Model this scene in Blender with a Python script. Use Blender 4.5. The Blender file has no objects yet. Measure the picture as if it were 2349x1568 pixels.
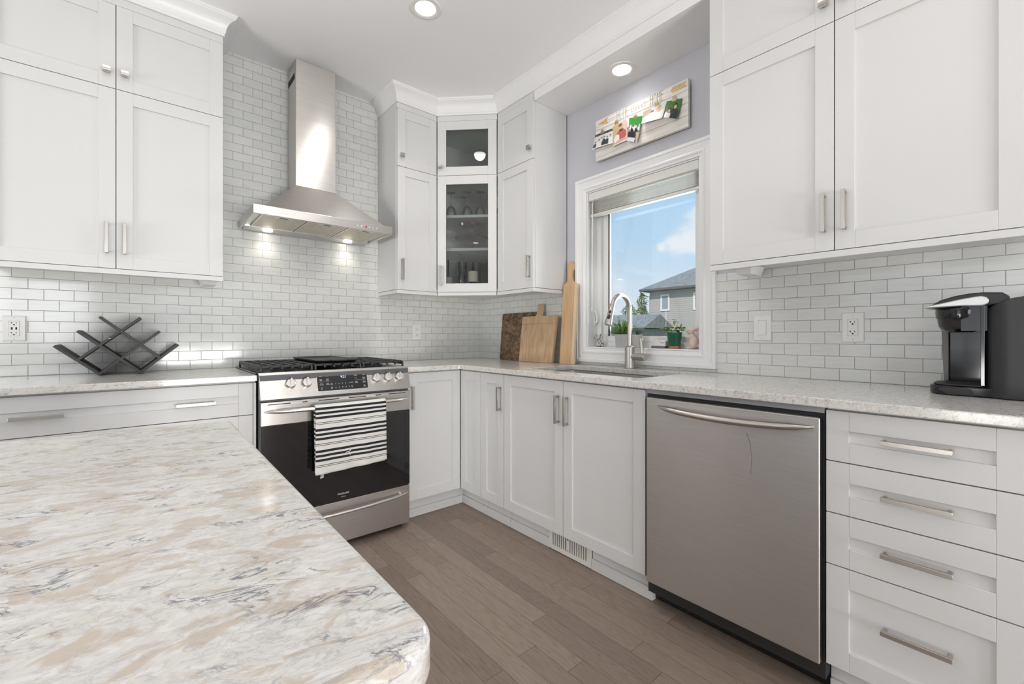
import bpy, bmesh, math, random
from math import sin, cos, pi, radians, sqrt, atan2
from mathutils import Vector, Matrix

# ------------------------------------------------------------------ camera, world, sun, daylight, exposure
SC = bpy.context.scene
COL = SC.collection
CAM_LOC = (-2.1804, -2.9735, 1.1026)
cam_d = bpy.data.cameras.new('camera')
cam_d.sensor_width = 36.0
cam_d.lens = 999.56 / 2349 * 36.0
cam_d.shift_y = -(784.0 - 769.36) / 2349
cam_d.clip_start = 0.02
cam_d.clip_end = 400
cam = bpy.data.objects.new('camera', cam_d)
cam.location = CAM_LOC
cam.rotation_euler = (pi / 2, 0, 0.867 - pi / 2)
COL.objects.link(cam)
SC.camera = cam
SC.view_settings.view_transform = 'Standard'
SC.view_settings.look = 'None'
SC.view_settings.exposure = -0.04
SC.view_settings.gamma = 1.0
SC.view_settings.use_curve_mapping = False
SC.cycles.max_bounces = 10
SC.cycles.diffuse_bounces = 5
SC.cycles.glossy_bounces = 4
SC.cycles.transparent_max_bounces = 16
SC.cycles.transmission_bounces = 6
SC.cycles.sample_clamp_indirect = 6.0
SC.cycles.caustics_reflective = False
SC.cycles.caustics_refractive = False
SC.cycles.use_denoising = True


def nd(nt, typ, **kw):
    n = nt.nodes.new(typ)
    for k, v in kw.items():
        if k.startswith('_'):
            setattr(n, k[1:], v)
        else:
            n.inputs[k.replace('__', ' ')].default_value = v
    return n


def math_n(nt, op, a, b=None, c=None):
    n = nt.nodes.new('ShaderNodeMath')
    n.operation = op
    for i, v in enumerate((a, b, c)):
        if v is None:
            continue
        if hasattr(v, 'node'):
            nt.links.new(v, n.inputs[i])
        else:
            n.inputs[i].default_value = v
    return n.outputs[0]


def ramp(nt, fac, stops, interp='LINEAR'):
    n = nt.nodes.new('ShaderNodeValToRGB')
    r = n.color_ramp
    r.interpolation = interp
    while len(r.elements) > 1:
        r.elements.remove(r.elements[-1])
    r.elements[0].position = stops[0][0]
    r.elements[0].color = tuple(stops[0][1]) + (1,) if len(stops[0][1]) == 3 else stops[0][1]
    for p, c in stops[1:]:
        e = r.elements.new(p)
        e.color = tuple(c) + (1,) if len(c) == 3 else c
    nt.links.new(fac, n.inputs[0])
    return n.outputs[0]


def mixc(nt, fac, a, b, mode='MIX'):
    n = nt.nodes.new('ShaderNodeMix')
    n.data_type = 'RGBA'
    n.blend_type = mode
    for i, v in ((0, fac), (6, a), (7, b)):
        if hasattr(v, 'node'):
            nt.links.new(v, n.inputs[i])
        elif i == 0:
            n.inputs[0].default_value = v
        else:
            n.inputs[i].default_value = tuple(v) + (1,) if len(v) == 3 else v
    return n.outputs[2]


# world: clear blue sky, whiter to the horizon, with soft cumulus clouds placed by direction
w = bpy.data.worlds.new('sky')
SC.world = w
w.use_nodes = True
nt = w.node_tree
nt.nodes.clear()
tc = nt.nodes.new('ShaderNodeTexCoord')
sep = nt.nodes.new('ShaderNodeSeparateXYZ')
nt.links.new(tc.outputs['Generated'], sep.inputs[0])
sky = ramp(nt, sep.outputs[2], [(0.0, (0.80, 0.86, 0.94)), (0.10, (0.70, 0.82, 0.96)), (0.20, (0.53, 0.745, 0.965)), (0.30, (0.47, 0.70, 0.97)), (0.6, (0.32, 0.56, 0.95))])
nz = nd(nt, 'ShaderNodeTexNoise', Scale=7.0, Detail=7.0, Roughness=0.58)
mp = nt.nodes.new('ShaderNodeMapping')
mp.inputs['Scale'].default_value = (1, 1, 2.6)
nt.links.new(tc.outputs['Generated'], mp.inputs[0])
nt.links.new(mp.outputs[0], nz.inputs['Vector'])
cl = None
for d, r in (((0.872, 0.448, 0.200), 0.042), ((0.858, 0.478, 0.190), 0.034), ((0.845, 0.502, 0.186), 0.018), ((0.885, 0.418, 0.215), 0.055),
             ((0.868, 0.432, 0.262), 0.022), ((0.8, 0.58, 0.11), 0.05), ((0.85, 0.51, 0.10), 0.05), ((0.2, -0.9, 0.3), 0.3), ((-0.9, 0.1, 0.35), 0.3)):
    vm = nt.nodes.new('ShaderNodeVectorMath')
    vm.operation = 'DISTANCE'
    nt.links.new(tc.outputs['Generated'], vm.inputs[0])
    L = sqrt(sum(q * q for q in d))
    vm.inputs[1].default_value = tuple(q / L for q in d)
    v = math_n(nt, 'SUBTRACT', 1.0, math_n(nt, 'DIVIDE', vm.outputs['Value'], r))
    if r == 0.05 or r == 0.022:
        v = math_n(nt, 'SUBTRACT', v, 0.45)
    cl = v if cl is None else math_n(nt, 'SMOOTH_MAX', cl, v, 0.25)
cl = math_n(nt, 'ADD', cl, math_n(nt, 'MULTIPLY', math_n(nt, 'SUBTRACT', nz.outputs[0], 0.5), 2.6))
cf = nt.nodes.new('ShaderNodeMapRange')
cf.interpolation_type = 'SMOOTHSTEP'
nt.links.new(cl, cf.inputs[0])
cf.inputs[1].default_value = -0.10
cf.inputs[2].default_value = 0.75
cf.inputs[4].default_value = 0.88
skyc = mixc(nt, cf.outputs[0], sky, (0.93, 0.95, 0.99))
bg = nt.nodes.new('ShaderNodeBackground')
nt.links.new(skyc, bg.inputs[0])
bg.inputs[1].default_value = 1.0
wo = nt.nodes.new('ShaderNodeOutputWorld')
nt.links.new(bg.outputs[0], wo.inputs[0])

sun_d = bpy.data.lights.new('sun', 'SUN')
sun_d.energy = 3.2
sun_d.angle = radians(3)
sun_d.color = (1.0, 0.96, 0.9)
sun = bpy.data.objects.new('sun', sun_d)
sun.rotation_euler = Vector((0.75, 0.35, -0.8)).to_track_quat('-Z', 'Y').to_euler()
COL.objects.link(sun)


def area(name, loc, direction, sx, sy, power, color=(1, 1, 1), spread=180, shape='RECTANGLE'):
    d = bpy.data.lights.new(name, 'AREA')
    d.shape = shape
    d.size = sx
    d.size_y = sy
    d.energy = power
    d.color = color
    d.spread = radians(spread)
    o = bpy.data.objects.new(name, d)
    o.location = loc
    o.rotation_euler = Vector(direction).to_track_quat('-Z', 'Y').to_euler()
    COL.objects.link(o)
    return o


# daylight arriving through the openings of the room behind the camera, and through the window over the sink
DAY = (0.93, 0.97, 1.0)
area('daylight_patio_door', (-6.62, -2.05, 1.12), (1, 0, 0), 2.0, 2.0, 14, DAY)
area('daylight_rear_window', (-3.55, -6.62, 1.55), (0, 1, 0), 1.5, 1.25, 42, DAY)
area('daylight_rear_door', (-1.35, -6.62, 1.10), (0, 1, 0), 1.3, 2.0, 8, DAY)
area('daylight_sink_window', (0.30, -1.52, 1.55), (-1, 0, 0.35), 0.62, 0.85, 19, DAY)
# area lights added outside the glass doors, aimed up to brighten the ceiling
area('added_uplight_patio_door', (-6.95, -2.05, 0.35), (1, 0, 0.75), 2.0, 1.1, 160, (1.0, 0.98, 0.95))
area('added_uplight_rear_door', (-1.35, -6.95, 0.35), (0, 1, 0.75), 1.3, 1.1, 180, (1.0, 0.98, 0.95))

# ------------------------------------------------------------------ mesh helpers
W0 = {}                                                    # world origin of every object made here


class Frame:
    def __init__(s, o, u, v, w):
        s.o, s.u, s.v, s.w = Vector(o), Vector(u), Vector(v), Vector(w)

    def __call__(s, p):
        return s.o + s.u * p[0] + s.v * p[1] + s.w * p[2]


FW = None
FA = Frame((0, 0, 0), (1, 0, 0), (0, 0, 1), (0, -1, 0))    # stove wall: u = x, v = z, w = out of the wall
FB = Frame((0, 0, 0), (0, -1, 0), (0, 0, 1), (-1, 0, 0))   # window wall: u = -y, v = z, w = out of the wall
R2 = sqrt(0.5)


class G:
    """collects shapes, linked later as ONE mesh object"""

    def __init__(s, fr=None):
        s.v, s.f, s.m, s.c, s.fr, s.mi = [], [], [], None, fr, 0

    def pt(s, p):
        s.v.append(Vector(s.fr(p)) if s.fr else Vector(p))
        return len(s.v) - 1

    def face(s, idx):
        s.f.append(tuple(idx))
        s.m.append(s.mi)

    def box(s, x0, x1, y0, y1, z0, z1):
        i = len(s.v)
        for z in (z0, z1):
            for p in ((x0, y0), (x1, y0), (x1, y1), (x0, y1)):
                s.pt((p[0], p[1], z))
        for q in ((3, 2, 1, 0), (4, 5, 6, 7), (0, 1, 5, 4), (1, 2, 6, 5), (2, 3, 7, 6), (3, 0, 4, 7)):
            s.face([i + k for k in q])
        return s

    def hexa(s, bot, top):
        """frustum between two quads"""
        i = len(s.v)
        for p in list(bot) + list(top):
            s.pt(p)
        for q in ((3, 2, 1, 0), (4, 5, 6, 7), (0, 1, 5, 4), (1, 2, 6, 5), (2, 3, 7, 6), (3, 0, 4, 7)):
            s.face([i + k for k in q])
        return s

    def prism(s, poly, a, b, ax=2, cap=True):
        """extrude a polygon given in the two axes other than ax, from a to b"""
        n = len(poly)
        i = len(s.v)

        def P(p, h):
            q = [p[0], p[1]]
            q.insert(ax, h)
            return q
        for h in (a, b):
            for p in poly:
                s.pt(P(p, h))
        for k in range(n):
            k2 = (k + 1) % n
            s.face((i + k, i + k2, i + n + k2, i + n + k))
        if cap:
            s.face([i + n - 1 - k for k in range(n)])
            s.face([i + n + k for k in range(n)])
        return s

    def lathe(s, prof, c=(0, 0, 0), seg=24, axis=(0, 0, 1), cap=True):
        """prof: (radius, height) list"""
        A = Vector(axis).normalized()
        X = A.orthogonal().normalized()
        Y = A.cross(X)
        i = len(s.v)
        for r, h in prof:
            for k in range(seg):
                t = 2 * pi * k / seg
                s.pt(Vector(c) + A * h + (X * cos(t) + Y * sin(t)) * r)
        for j in range(len(prof) - 1):
            for k in range(seg):
                k2 = (k + 1) % seg
                s.face((i + j * seg + k, i + j * seg + k2, i + (j + 1) * seg + k2, i + (j + 1) * seg + k))
        if cap:
            s.face([i + seg - 1 - k for k in range(seg)])
            e = i + (len(prof) - 1) * seg
            s.face([e + k for k in range(seg)])
        return s

    def tube(s, path, r, seg=12, up=None, cap=True, sq=None):
        """sweep a circle (or ellipse: r may be (a, b) per point) along a path; sq = list of 2-d section points instead"""
        P = [Vector(p) for p in path]
        n = len(P)
        i = len(s.v)
        N = None
        for k in range(n):
            T = (P[min(k + 1, n - 1)] - P[max(k - 1, 0)]).normalized()
            if up is not None:
                N = Vector(up) - T * Vector(up).dot(T)
                N.normalize()
            elif N is None:
                N = T.orthogonal().normalized()
            else:
                N = (N - T * N.dot(T)).normalized()
            B = T.cross(N)
            rr = r[k] if isinstance(r, list) else r
            ra, rb = rr if isinstance(rr, tuple) else (rr, rr)
            if sq:
                for a, b in sq:
                    s.pt(P[k] + N * a * ra + B * b * rb)
            else:
                for m in range(seg):
                    t = 2 * pi * m / seg
                    s.pt(P[k] + N * cos(t) * ra + B * sin(t) * rb)
        m_ = len(sq) if sq else seg
        for k in range(n - 1):
            for m in range(m_):
                m2 = (m + 1) % m_
                s.face((i + k * m_ + m, i + k * m_ + m2, i + (k + 1) * m_ + m2, i + (k + 1) * m_ + m))
        if cap:
            s.face([i + m_ - 1 - k for k in range(m_)])
            e = i + (n - 1) * m_
            s.face([e + k for k in range(m_)])
        return s

    def ell(s, c, r, seg=16, rings=10, rot=None):
        i = len(s.v)
        C = Vector(c)
        R = rot if rot else Matrix.Identity(3)
        for j in range(1, rings):
            ph = pi * j / rings
            for k in range(seg):
                t = 2 * pi * k / seg
                s.pt(C + R @ Vector((r[0] * sin(ph) * cos(t), r[1] * sin(ph) * sin(t), r[2] * cos(ph))))
        a = s.pt(C + R @ Vector((0, 0, r[2])))
        b = s.pt(C + R @ Vector((0, 0, -r[2])))
        for j in range(rings - 2):
            for k in range(seg):
                k2 = (k + 1) % seg
                s.face((i + j * seg + k, i + (j + 1) * seg + k, i + (j + 1) * seg + k2, i + j * seg + k2))
        e = i + (rings - 2) * seg
        for k in range(seg):
            k2 = (k + 1) % seg
            s.face((a, i + k, i + k2))
            s.face((b, e + k2, e + k))
        return s

    def grid(s, fn, nu, nv):
        i = len(s.v)
        for a in range(nu + 1):
            for b in range(nv + 1):
                s.pt(fn(a / nu, b / nv))
        for a in range(nu):
            for b in range(nv):
                q = i + a * (nv + 1) + b
                s.face((q, q + nv + 1, q + nv + 2, q + 1))
        return s

    def cells(s, xs, ys, occ, z0, z1):
        """solid slab over the occupied cells of a grid, shared vertices, no inner faces"""
        idx = {}

        def V(a, b, t):
            k = (a, b, t)
            if k not in idx:
                idx[k] = s.pt((xs[a], ys[b], z1 if t else z0))
            return idx[k]
        n, m = len(xs) - 1, len(ys) - 1
        O = lambda a, b: 0 <= a < n and 0 <= b < m and occ(a, b)
        for a in range(n):
            for b in range(m):
                if not O(a, b):
                    continue
                s.face((V(a, b, 1), V(a + 1, b, 1), V(a + 1, b + 1, 1), V(a, b + 1, 1)))
                s.face((V(a, b + 1, 0), V(a + 1, b + 1, 0), V(a + 1, b, 0), V(a, b, 0)))
                if not O(a - 1, b):
                    s.face((V(a, b + 1, 0), V(a, b, 0), V(a, b, 1), V(a, b + 1, 1)))
                if not O(a + 1, b):
                    s.face((V(a + 1, b, 0), V(a + 1, b + 1, 0), V(a + 1, b + 1, 1), V(a + 1, b, 1)))
                if not O(a, b - 1):
                    s.face((V(a, b, 0), V(a + 1, b, 0), V(a + 1, b, 1), V(a, b, 1)))
                if not O(a, b + 1):
                    s.face((V(a + 1, b + 1, 0), V(a, b + 1, 0), V(a, b + 1, 1), V(a + 1, b + 1, 1)))
        return s

    def text(s, body, size, at, align='CENTER'):
        """flat lettering in the frame's u-v plane"""
        cu = bpy.data.curves.new('t', 'FONT')
        cu.body = body
        cu.size = size
        cu.align_x = align
        cu.align_y = 'CENTER'
        cu.resolution_u = 3
        o = bpy.data.objects.new('t', cu)
        COL.objects.link(o)
        me = bpy.data.meshes.new_from_object(o.evaluated_get(bpy.context.evaluated_depsgraph_get()))
        i = len(s.v)
        for v in me.vertices:
            s.pt((at[0] + v.co.x, at[1] + v.co.y, at[2]))
        for p in me.polygons:
            s.face([i + k for k in p.vertices])
        bpy.data.objects.remove(o)
        bpy.data.curves.remove(cu)
        bpy.data.meshes.remove(me)
        return s


def mk(name, g, mat, parent=None, bevel=0, seg=2, smooth=False, ang=35, kind=None, label=None, cat=None, group=None, origin=None):
    c = Vector(origin) if origin else (Vector([(min(v[k] for v in g.v) + max(v[k] for v in g.v)) / 2 for k in range(3)]))
    me = bpy.data.meshes.new(name)
    me.from_pydata([v - c for v in g.v], [], g.f)
    mats = mat if isinstance(mat, (list, tuple)) else [mat]
    for m in mats:
        me.materials.append(m)
    if len(mats) > 1:
        me.polygons.foreach_set('material_index', g.m)
    bm = bmesh.new()
    bm.from_mesh(me)
    bmesh.ops.recalc_face_normals(bm, faces=bm.faces)
    bm.to_mesh(me)
    bm.free()
    if smooth:
        for p in me.polygons:
            p.use_smooth = True
        me.set_sharp_from_angle(angle=radians(ang))
    me.update()
    o = bpy.data.objects.new(name, me)
    COL.objects.link(o)
    W0[o] = c
    if parent:
        o.parent = parent
        o.location = c - W0[parent]
    else:
        o.location = c
    if bevel:
        b = o.modifiers.new('bevel', 'BEVEL')
        b.width = bevel
        b.segments = seg
        b.limit_method = 'ANGLE'
        b.angle_limit = radians(40)
        b.harden_normals = False
    tag(o, label, cat, group, kind)
    return o


def tag(o, label=None, cat=None, group=None, kind=None):
    if label:
        o['label'] = label
    if cat:
        o['category'] = cat
    if group:
        o['group'] = group
    if kind:
        o['kind'] = kind


def empty(name, loc, label=None, cat=None, group=None, kind=None, parent=None):
    o = bpy.data.objects.new(name, None)
    o.empty_display_size = 0.05
    COL.objects.link(o)
    W0[o] = Vector(loc)
    o.location = loc
    if parent:
        o.parent = parent
        o.location = Vector(loc) - W0[parent]
    tag(o, label, cat, group, kind)
    return o


def copy_tree(o, loc=None, label=None, parent=None):
    """a copy of a thing and copies of each of its parts"""
    c = o.copy()
    COL.objects.link(c)
    if parent:
        c.parent = parent
    if loc is not None:
        c.location = loc
    if label:
        c['label'] = label
    for ch in o.children:
        copy_tree(ch, parent=c)
    return c


# ------------------------------------------------------------------ materials
def newmat(name):
    m = bpy.data.materials.new(name)
    m.use_nodes = True
    nt = m.node_tree
    b = nt.nodes['Principled BSDF']
    return m, nt, b


def pbr(name, col, rough=0.5, metal=0.0, spec=0.5, noise=0.0, nscale=40, bump=0.0, bscale=200, coat=0.0, **kw):
    m, nt, b = newmat(name)
    b.inputs['Base Color'].default_value = tuple(col) + (1,)
    b.inputs['Roughness'].default_value = rough
    b.inputs['Metallic'].default_value = metal
    b.inputs['Specular IOR Level'].default_value = spec
    b.inputs['Coat Weight'].default_value = coat
    for k, v in kw.items():
        b.inputs[k.replace('__', ' ')].default_value = v
    if noise:
        t = nt.nodes.new('ShaderNodeTexCoord')
        n = nd(nt, 'ShaderNodeTexNoise', Scale=nscale, Detail=4.0)
        nt.links.new(t.outputs['Object'], n.inputs['Vector'])
        lo = tuple(max(0, c * (1 - noise)) for c in col)
        hi = tuple(min(1, c * (1 + noise)) for c in col)
        nt.links.new(ramp(nt, n.outputs[0], [(0.3, lo), (0.7, hi)]), b.inputs['Base Color'])
    if bump:
        t = nt.nodes.new('ShaderNodeTexCoord')
        n = nd(nt, 'ShaderNodeTexNoise', Scale=bscale, Detail=3.0)
        nt.links.new(t.outputs['Object'], n.inputs['Vector'])
        bp = nd(nt, 'ShaderNodeBump', Strength=bump, Distance=0.001)
        nt.links.new(n.outputs[0], bp.inputs['Height'])
        nt.links.new(bp.outputs[0], b.inputs['Normal'])
    return m


def glass(name, tint=(0.95, 0.97, 0.96), ior=1.45, rough=0.0, boost=1.0):
    m, nt, b = newmat(name)
    nt.nodes.remove(b)
    out = nt.nodes['Material Output']
    tr = nt.nodes.new('ShaderNodeBsdfTransparent')
    tr.inputs[0].default_value = tuple(tint) + (1,)
    gl = nt.nodes.new('ShaderNodeBsdfGlossy')
    gl.inputs['Roughness'].default_value = rough
    fr = nt.nodes.new('ShaderNodeFresnel')
    fr.inputs[0].default_value = ior
    mx = nt.nodes.new('ShaderNodeMixShader')
    f = math_n(nt, 'MULTIPLY', fr.outputs[0], boost)
    nt.links.new(f, mx.inputs[0])
    nt.links.new(tr.outputs[0], mx.inputs[1])
    nt.links.new(gl.outputs[0], mx.inputs[2])
    nt.links.new(mx.outputs[0], out.inputs[0])
    return m


def emit(name, col, strength):
    m, nt, b = newmat(name)
    nt.nodes.remove(b)
    e = nt.nodes.new('ShaderNodeEmission')
    e.inputs[0].default_value = tuple(col) + (1,)
    e.inputs[1].default_value = strength
    nt.links.new(e.outputs[0], nt.nodes['Material Output'].inputs[0])
    return m


def steel(name, tangent, col=(0.60, 0.585, 0.565), rough=0.30, aniso=0.75):
    """brushed stainless: grain runs along 'tangent'"""
    m, nt, b = newmat(name)
    b.inputs['Metallic'].default_value = 1.0
    b.inputs['Roughness'].default_value = rough
    b.inputs['Anisotropic'].default_value = aniso
    tv = nt.nodes.new('ShaderNodeCombineXYZ')
    for k in range(3):
        tv.inputs[k].default_value = tangent[k]
    nt.links.new(tv.outputs[0], b.inputs['Tangent'])
    t = nt.nodes.new('ShaderNodeTexCoord')
    mp = nt.nodes.new('ShaderNodeMapping')
    mp.inputs['Scale'].default_value = [300 if abs(tangent[k]) > 0.5 else 6 for k in range(3)]
    nt.links.new(t.outputs['Object'], mp.inputs[0])
    n = nd(nt, 'ShaderNodeTexNoise', Scale=1.0, Detail=2.0)
    nt.links.new(mp.outputs[0], n.inputs['Vector'])
    nt.links.new(ramp(nt, n.outputs[0], [(0.3, tuple(c * 0.95 for c in col)), (0.7, tuple(min(1, c * 1.04) for c in col))]), b.inputs['Base Color'])
    return m


def tile_mat(name, u_axis, u0, z0, shift):
    """2 x 4 inch glossy ceramic subway tile in running bond, world-aligned through object coordinates"""
    m, nt, b = newmat(name)
    t = nt.nodes.new('ShaderNodeTexCoord')
    sp = nt.nodes.new('ShaderNodeSeparateXYZ')
    nt.links.new(t.outputs['Object'], sp.inputs[0])
    u = sp.outputs[u_axis]
    if u_axis == 1:
        u = math_n(nt, 'MULTIPLY', u, -1.0)
    cb = nt.nodes.new('ShaderNodeCombineXYZ')
    nt.links.new(math_n(nt, 'SUBTRACT', u, u0 - shift * 0.05016), cb.inputs[0])
    nt.links.new(math_n(nt, 'SUBTRACT', sp.outputs[2], z0 - 20 * 0.050155), cb.inputs[1])
    br = nt.nodes.new('ShaderNodeTexBrick')
    br.offset = 0.5
    br.offset_frequency = 2
    nt.links.new(cb.outputs[0], br.inputs['Vector'])
    br.inputs['Color1'].default_value = (0.685, 0.70, 0.675, 1)
    br.inputs['Color2'].default_value = (0.74, 0.745, 0.725, 1)
    br.inputs['Mortar'].default_value = (0.37, 0.355, 0.335, 1)
    br.inputs['Scale'].default_value = 1.0
    br.inputs['Mortar Size'].default_value = 0.0014
    br.inputs['Mortar Smooth'].default_value = 0.25
    br.inputs['Bias'].default_value = 0.0
    br.inputs['Brick Width'].default_value = 0.10032
    br.inputs['Row Height'].default_value = 0.050155
    mp = nt.nodes.new('ShaderNodeMapping')
    mp.inputs['Scale'].default_value = (12, 90, 1)
    nt.links.new(cb.outputs[0], mp.inputs[0])
    n = nd(nt, 'ShaderNodeTexNoise', Scale=1.0, Detail=3.0)
    nt.links.new(mp.outputs[0], n.inputs['Vector'])
    streak = ramp(nt, n.outputs[0], [(0.25, (0.93, 0.93, 0.94)), (0.6, (1, 1, 1))])
    nt.links.new(mixc(nt, 1.0, br.outputs['Color'], streak, 'MULTIPLY'), b.inputs['Base Color'])
    nt.links.new(math_n(nt, 'MULTIPLY_ADD', br.outputs['Fac'], 0.5, 0.10), b.inputs['Roughness'])
    n2 = nd(nt, 'ShaderNodeTexNoise', Scale=16.0, Detail=1.0)
    nt.links.new(cb.outputs[0], n2.inputs['Vector'])
    h = math_n(nt, 'MULTIPLY_ADD', n2.outputs[0], 0.28, math_n(nt, 'MULTIPLY', br.outputs['Fac'], -1.0))
    bp = nd(nt, 'ShaderNodeBump', Strength=0.55, Distance=0.0012)
    nt.links.new(h, bp.inputs['Height'])
    nt.links.new(bp.outputs[0], b.inputs['Normal'])
    return m


def quartz(name, scale, ang, beige, vein, stretch=0.33, swirl=2.6):
    m, nt, b = newmat(name)
    t = nt.nodes.new('ShaderNodeTexCoord')
    mp = nt.nodes.new('ShaderNodeMapping')
    mp.inputs['Rotation'].default_value = (0, 0, radians(-ang))
    nt.links.new(t.outputs['Object'], mp.inputs[0])
    mp2 = nt.nodes.new('ShaderNodeMapping')
    mp2.inputs['Scale'].default_value = (scale * stretch, scale, scale)
    nt.links.new(mp.outputs[0], mp2.inputs[0])
    # swirl the coordinates
    sw = nd(nt, 'ShaderNodeTexNoise', Scale=0.35, Detail=2.0)
    nt.links.new(mp2.outputs[0], sw.inputs['Vector'])
    va = nt.nodes.new('ShaderNodeVectorMath')
    va.operation = 'MULTIPLY_ADD'
    nt.links.new(sw.outputs['Color'], va.inputs[0])
    va.inputs[1].default_value = (swirl, swirl, swirl)
    nt.links.new(mp2.outputs[0], va.inputs[2])
    V = va.outputs[0]

    def noise(sc, det, dist=0.0, off=0.0, rough=0.55):
        q = nt.nodes.new('ShaderNodeMapping')
        q.inputs['Location'].default_value = (off, off * 1.7, off * 0.6)
        nt.links.new(V, q.inputs[0])
        n = nd(nt, 'ShaderNodeTexNoise', Scale=sc, Detail=det, Distortion=dist, Roughness=rough)
        nt.links.new(q.outputs[0], n.inputs['Vector'])
        return n.outputs[0]
    base = ramp(nt, noise(2.2, 5.0, 0.6, 3.0), [(0.3, (0.78, 0.77, 0.74)), (0.5, (0.70, 0.685, 0.655)), (0.62, (0.80, 0.79, 0.77))])
    bf = ramp(nt, noise(0.95, 5.0, 1.1, 11.0), [(0.52, (0, 0, 0)), (0.60, (1, 1, 1))])
    c = mixc(nt, math_n(nt, 'MULTIPLY', bf, beige), base, (0.56, 0.465, 0.355))
    g = ramp(nt, noise(3.4, 6.0, 0.8, 21.0, 0.65), [(0.56, (0, 0, 0)), (0.68, (1, 1, 1))])
    c = mixc(nt, math_n(nt, 'MULTIPLY', g, 0.55), c, (0.50, 0.49, 0.47))
    v1 = math_n(nt, 'ABSOLUTE', math_n(nt, 'SUBTRACT', noise(1.1, 6.0, 0.9, 31.0, 0.6), 0.5))
    v1 = ramp(nt, v1, [(0.0, (1, 1, 1)), (0.030, (0, 0, 0))])
    mk_ = ramp(nt, noise(0.8, 3.0, 0.0, 47.0), [(0.50, (0, 0, 0)), (0.62, (1, 1, 1))])
    c = mixc(nt, math_n(nt, 'MULTIPLY', math_n(nt, 'MULTIPLY', v1, mk_), vein), c, (0.13, 0.145, 0.18))
    v2 = math_n(nt, 'ABSOLUTE', math_n(nt, 'SUBTRACT', noise(2.3, 6.0, 0.7, 61.0, 0.65), 0.5))
    v2 = ramp(nt, v2, [(0.0, (1, 1, 1)), (0.030, (0, 0, 0))])
    c = mixc(nt, math_n(nt, 'MULTIPLY', v2, 0.35 * vein), c, (0.30, 0.30, 0.32))
    nt.links.new(c, b.inputs['Base Color'])
    b.inputs['Roughness'].default_value = 0.13
    return m


def floor_mat():
    m, nt, b = newmat('grey_brown_oak_planks')
    t = nt.nodes.new('ShaderNodeTexCoord')
    sp = nt.nodes.new('ShaderNodeSeparateXYZ')
    nt.links.new(t.outputs['Object'], sp.inputs[0])
    PW = 0.0783
    xs = math_n(nt, 'DIVIDE', math_n(nt, 'ADD', sp.outputs[0], 0.8806 + 200 * PW), PW)
    idx = math_n(nt, 'FLOOR', xs)
    fx = math_n(nt, 'FRACT', xs)
    wn = nt.nodes.new('ShaderNodeTexWhiteNoise')
    wn.noise_dimensions = '1D'
    nt.links.new(idx, wn.inputs['W'])
    ys = math_n(nt, 'DIVIDE', math_n(nt, 'MULTIPLY_ADD', wn.outputs['Value'], 7.0, math_n(nt, 'ADD', sp.outputs[1], 40.0)), 0.86)
    iy = math_n(nt, 'FLOOR', ys)
    fy = math_n(nt, 'FRACT', ys)
    w2 = nt.nodes.new('ShaderNodeTexWhiteNoise')
    w2.noise_dimensions = '2D'
    cb = nt.nodes.new('ShaderNodeCombineXYZ')
    nt.links.new(idx, cb.inputs[0])
    nt.links.new(iy, cb.inputs[1])
    nt.links.new(cb.outputs[0], w2.inputs['Vector'])
    # grain coordinates, shifted per board
    gv = nt.nodes.new('ShaderNodeCombineXYZ')
    nt.links.new(math_n(nt, 'MULTIPLY_ADD', w2.outputs['Value'], 31.0, math_n(nt, 'MULTIPLY', sp.outputs[0], 26.0)), gv.inputs[0])
    nt.links.new(math_n(nt, 'MULTIPLY_ADD', w2.outputs['Value'], 57.0, math_n(nt, 'MULTIPLY', sp.outputs[1], 1.7)), gv.inputs[1])
    n1 = nd(nt, 'ShaderNodeTexNoise', Scale=0.9, Detail=2.0)
    nt.links.new(gv.outputs[0], n1.inputs['Vector'])
    ring = math_n(nt, 'FRACT', math_n(nt, 'MULTIPLY', n1.outputs[0], 17.0))
    ringc = ramp(nt, ring, [(0.0, (0.70, 0.70, 0.70)), (0.12, (0.86, 0.86, 0.86)), (0.5, (1.03, 1.03, 1.03)), (0.85, (0.98, 0.98, 0.98)), (1.0, (0.70, 0.70, 0.70))])
    gv2 = nt.nodes.new('ShaderNodeVectorMath')
    gv2.operation = 'MULTIPLY'
    nt.links.new(gv.outputs[0], gv2.inputs[0])
    gv2.inputs[1].default_value = (14, 7, 1)
    n2 = nd(nt, 'ShaderNodeTexNoise', Scale=1.0, Detail=4.0)
    nt.links.new(gv2.outputs[0], n2.inputs['Vector'])
    fine = ramp(nt, n2.outputs[0], [(0.3, (0.86, 0.86, 0.86)), (0.65, (1.05, 1.05, 1.05))])
    base = ramp(nt, w2.outputs['Value'], [(0.0, (0.245, 0.185, 0.146)), (0.5, (0.285, 0.218, 0.174)), (1.0, (0.325, 0.250, 0.200))])
    c = mixc(nt, 1.0, mixc(nt, 0.75, base, ringc, 'MULTIPLY'), fine, 'MULTIPLY')
    gx = math_n(nt, 'MINIMUM', fx, math_n(nt, 'SUBTRACT', 1.0, fx))
    gy = math_n(nt, 'MINIMUM', fy, math_n(nt, 'SUBTRACT', 1.0, fy))
    gap = math_n(nt, 'MAXIMUM', math_n(nt, 'LESS_THAN', gx, 0.011), math_n(nt, 'LESS_THAN', gy, 0.0013))
    nt.links.new(mixc(nt, math_n(nt, 'MULTIPLY', gap, 0.75), c, (0.06, 0.045, 0.035)), b.inputs['Base Color'])
    b.inputs['Roughness'].default_value = 0.42
    bp = nd(nt, 'ShaderNodeBump', Strength=0.25, Distance=0.001)
    nt.links.new(math_n(nt, 'SUBTRACT', math_n(nt, 'MULTIPLY', n2.outputs[0], 0.3), gap), bp.inputs['Height'])
    nt.links.new(bp.outputs[0], b.inputs['Normal'])
    return m


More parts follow.
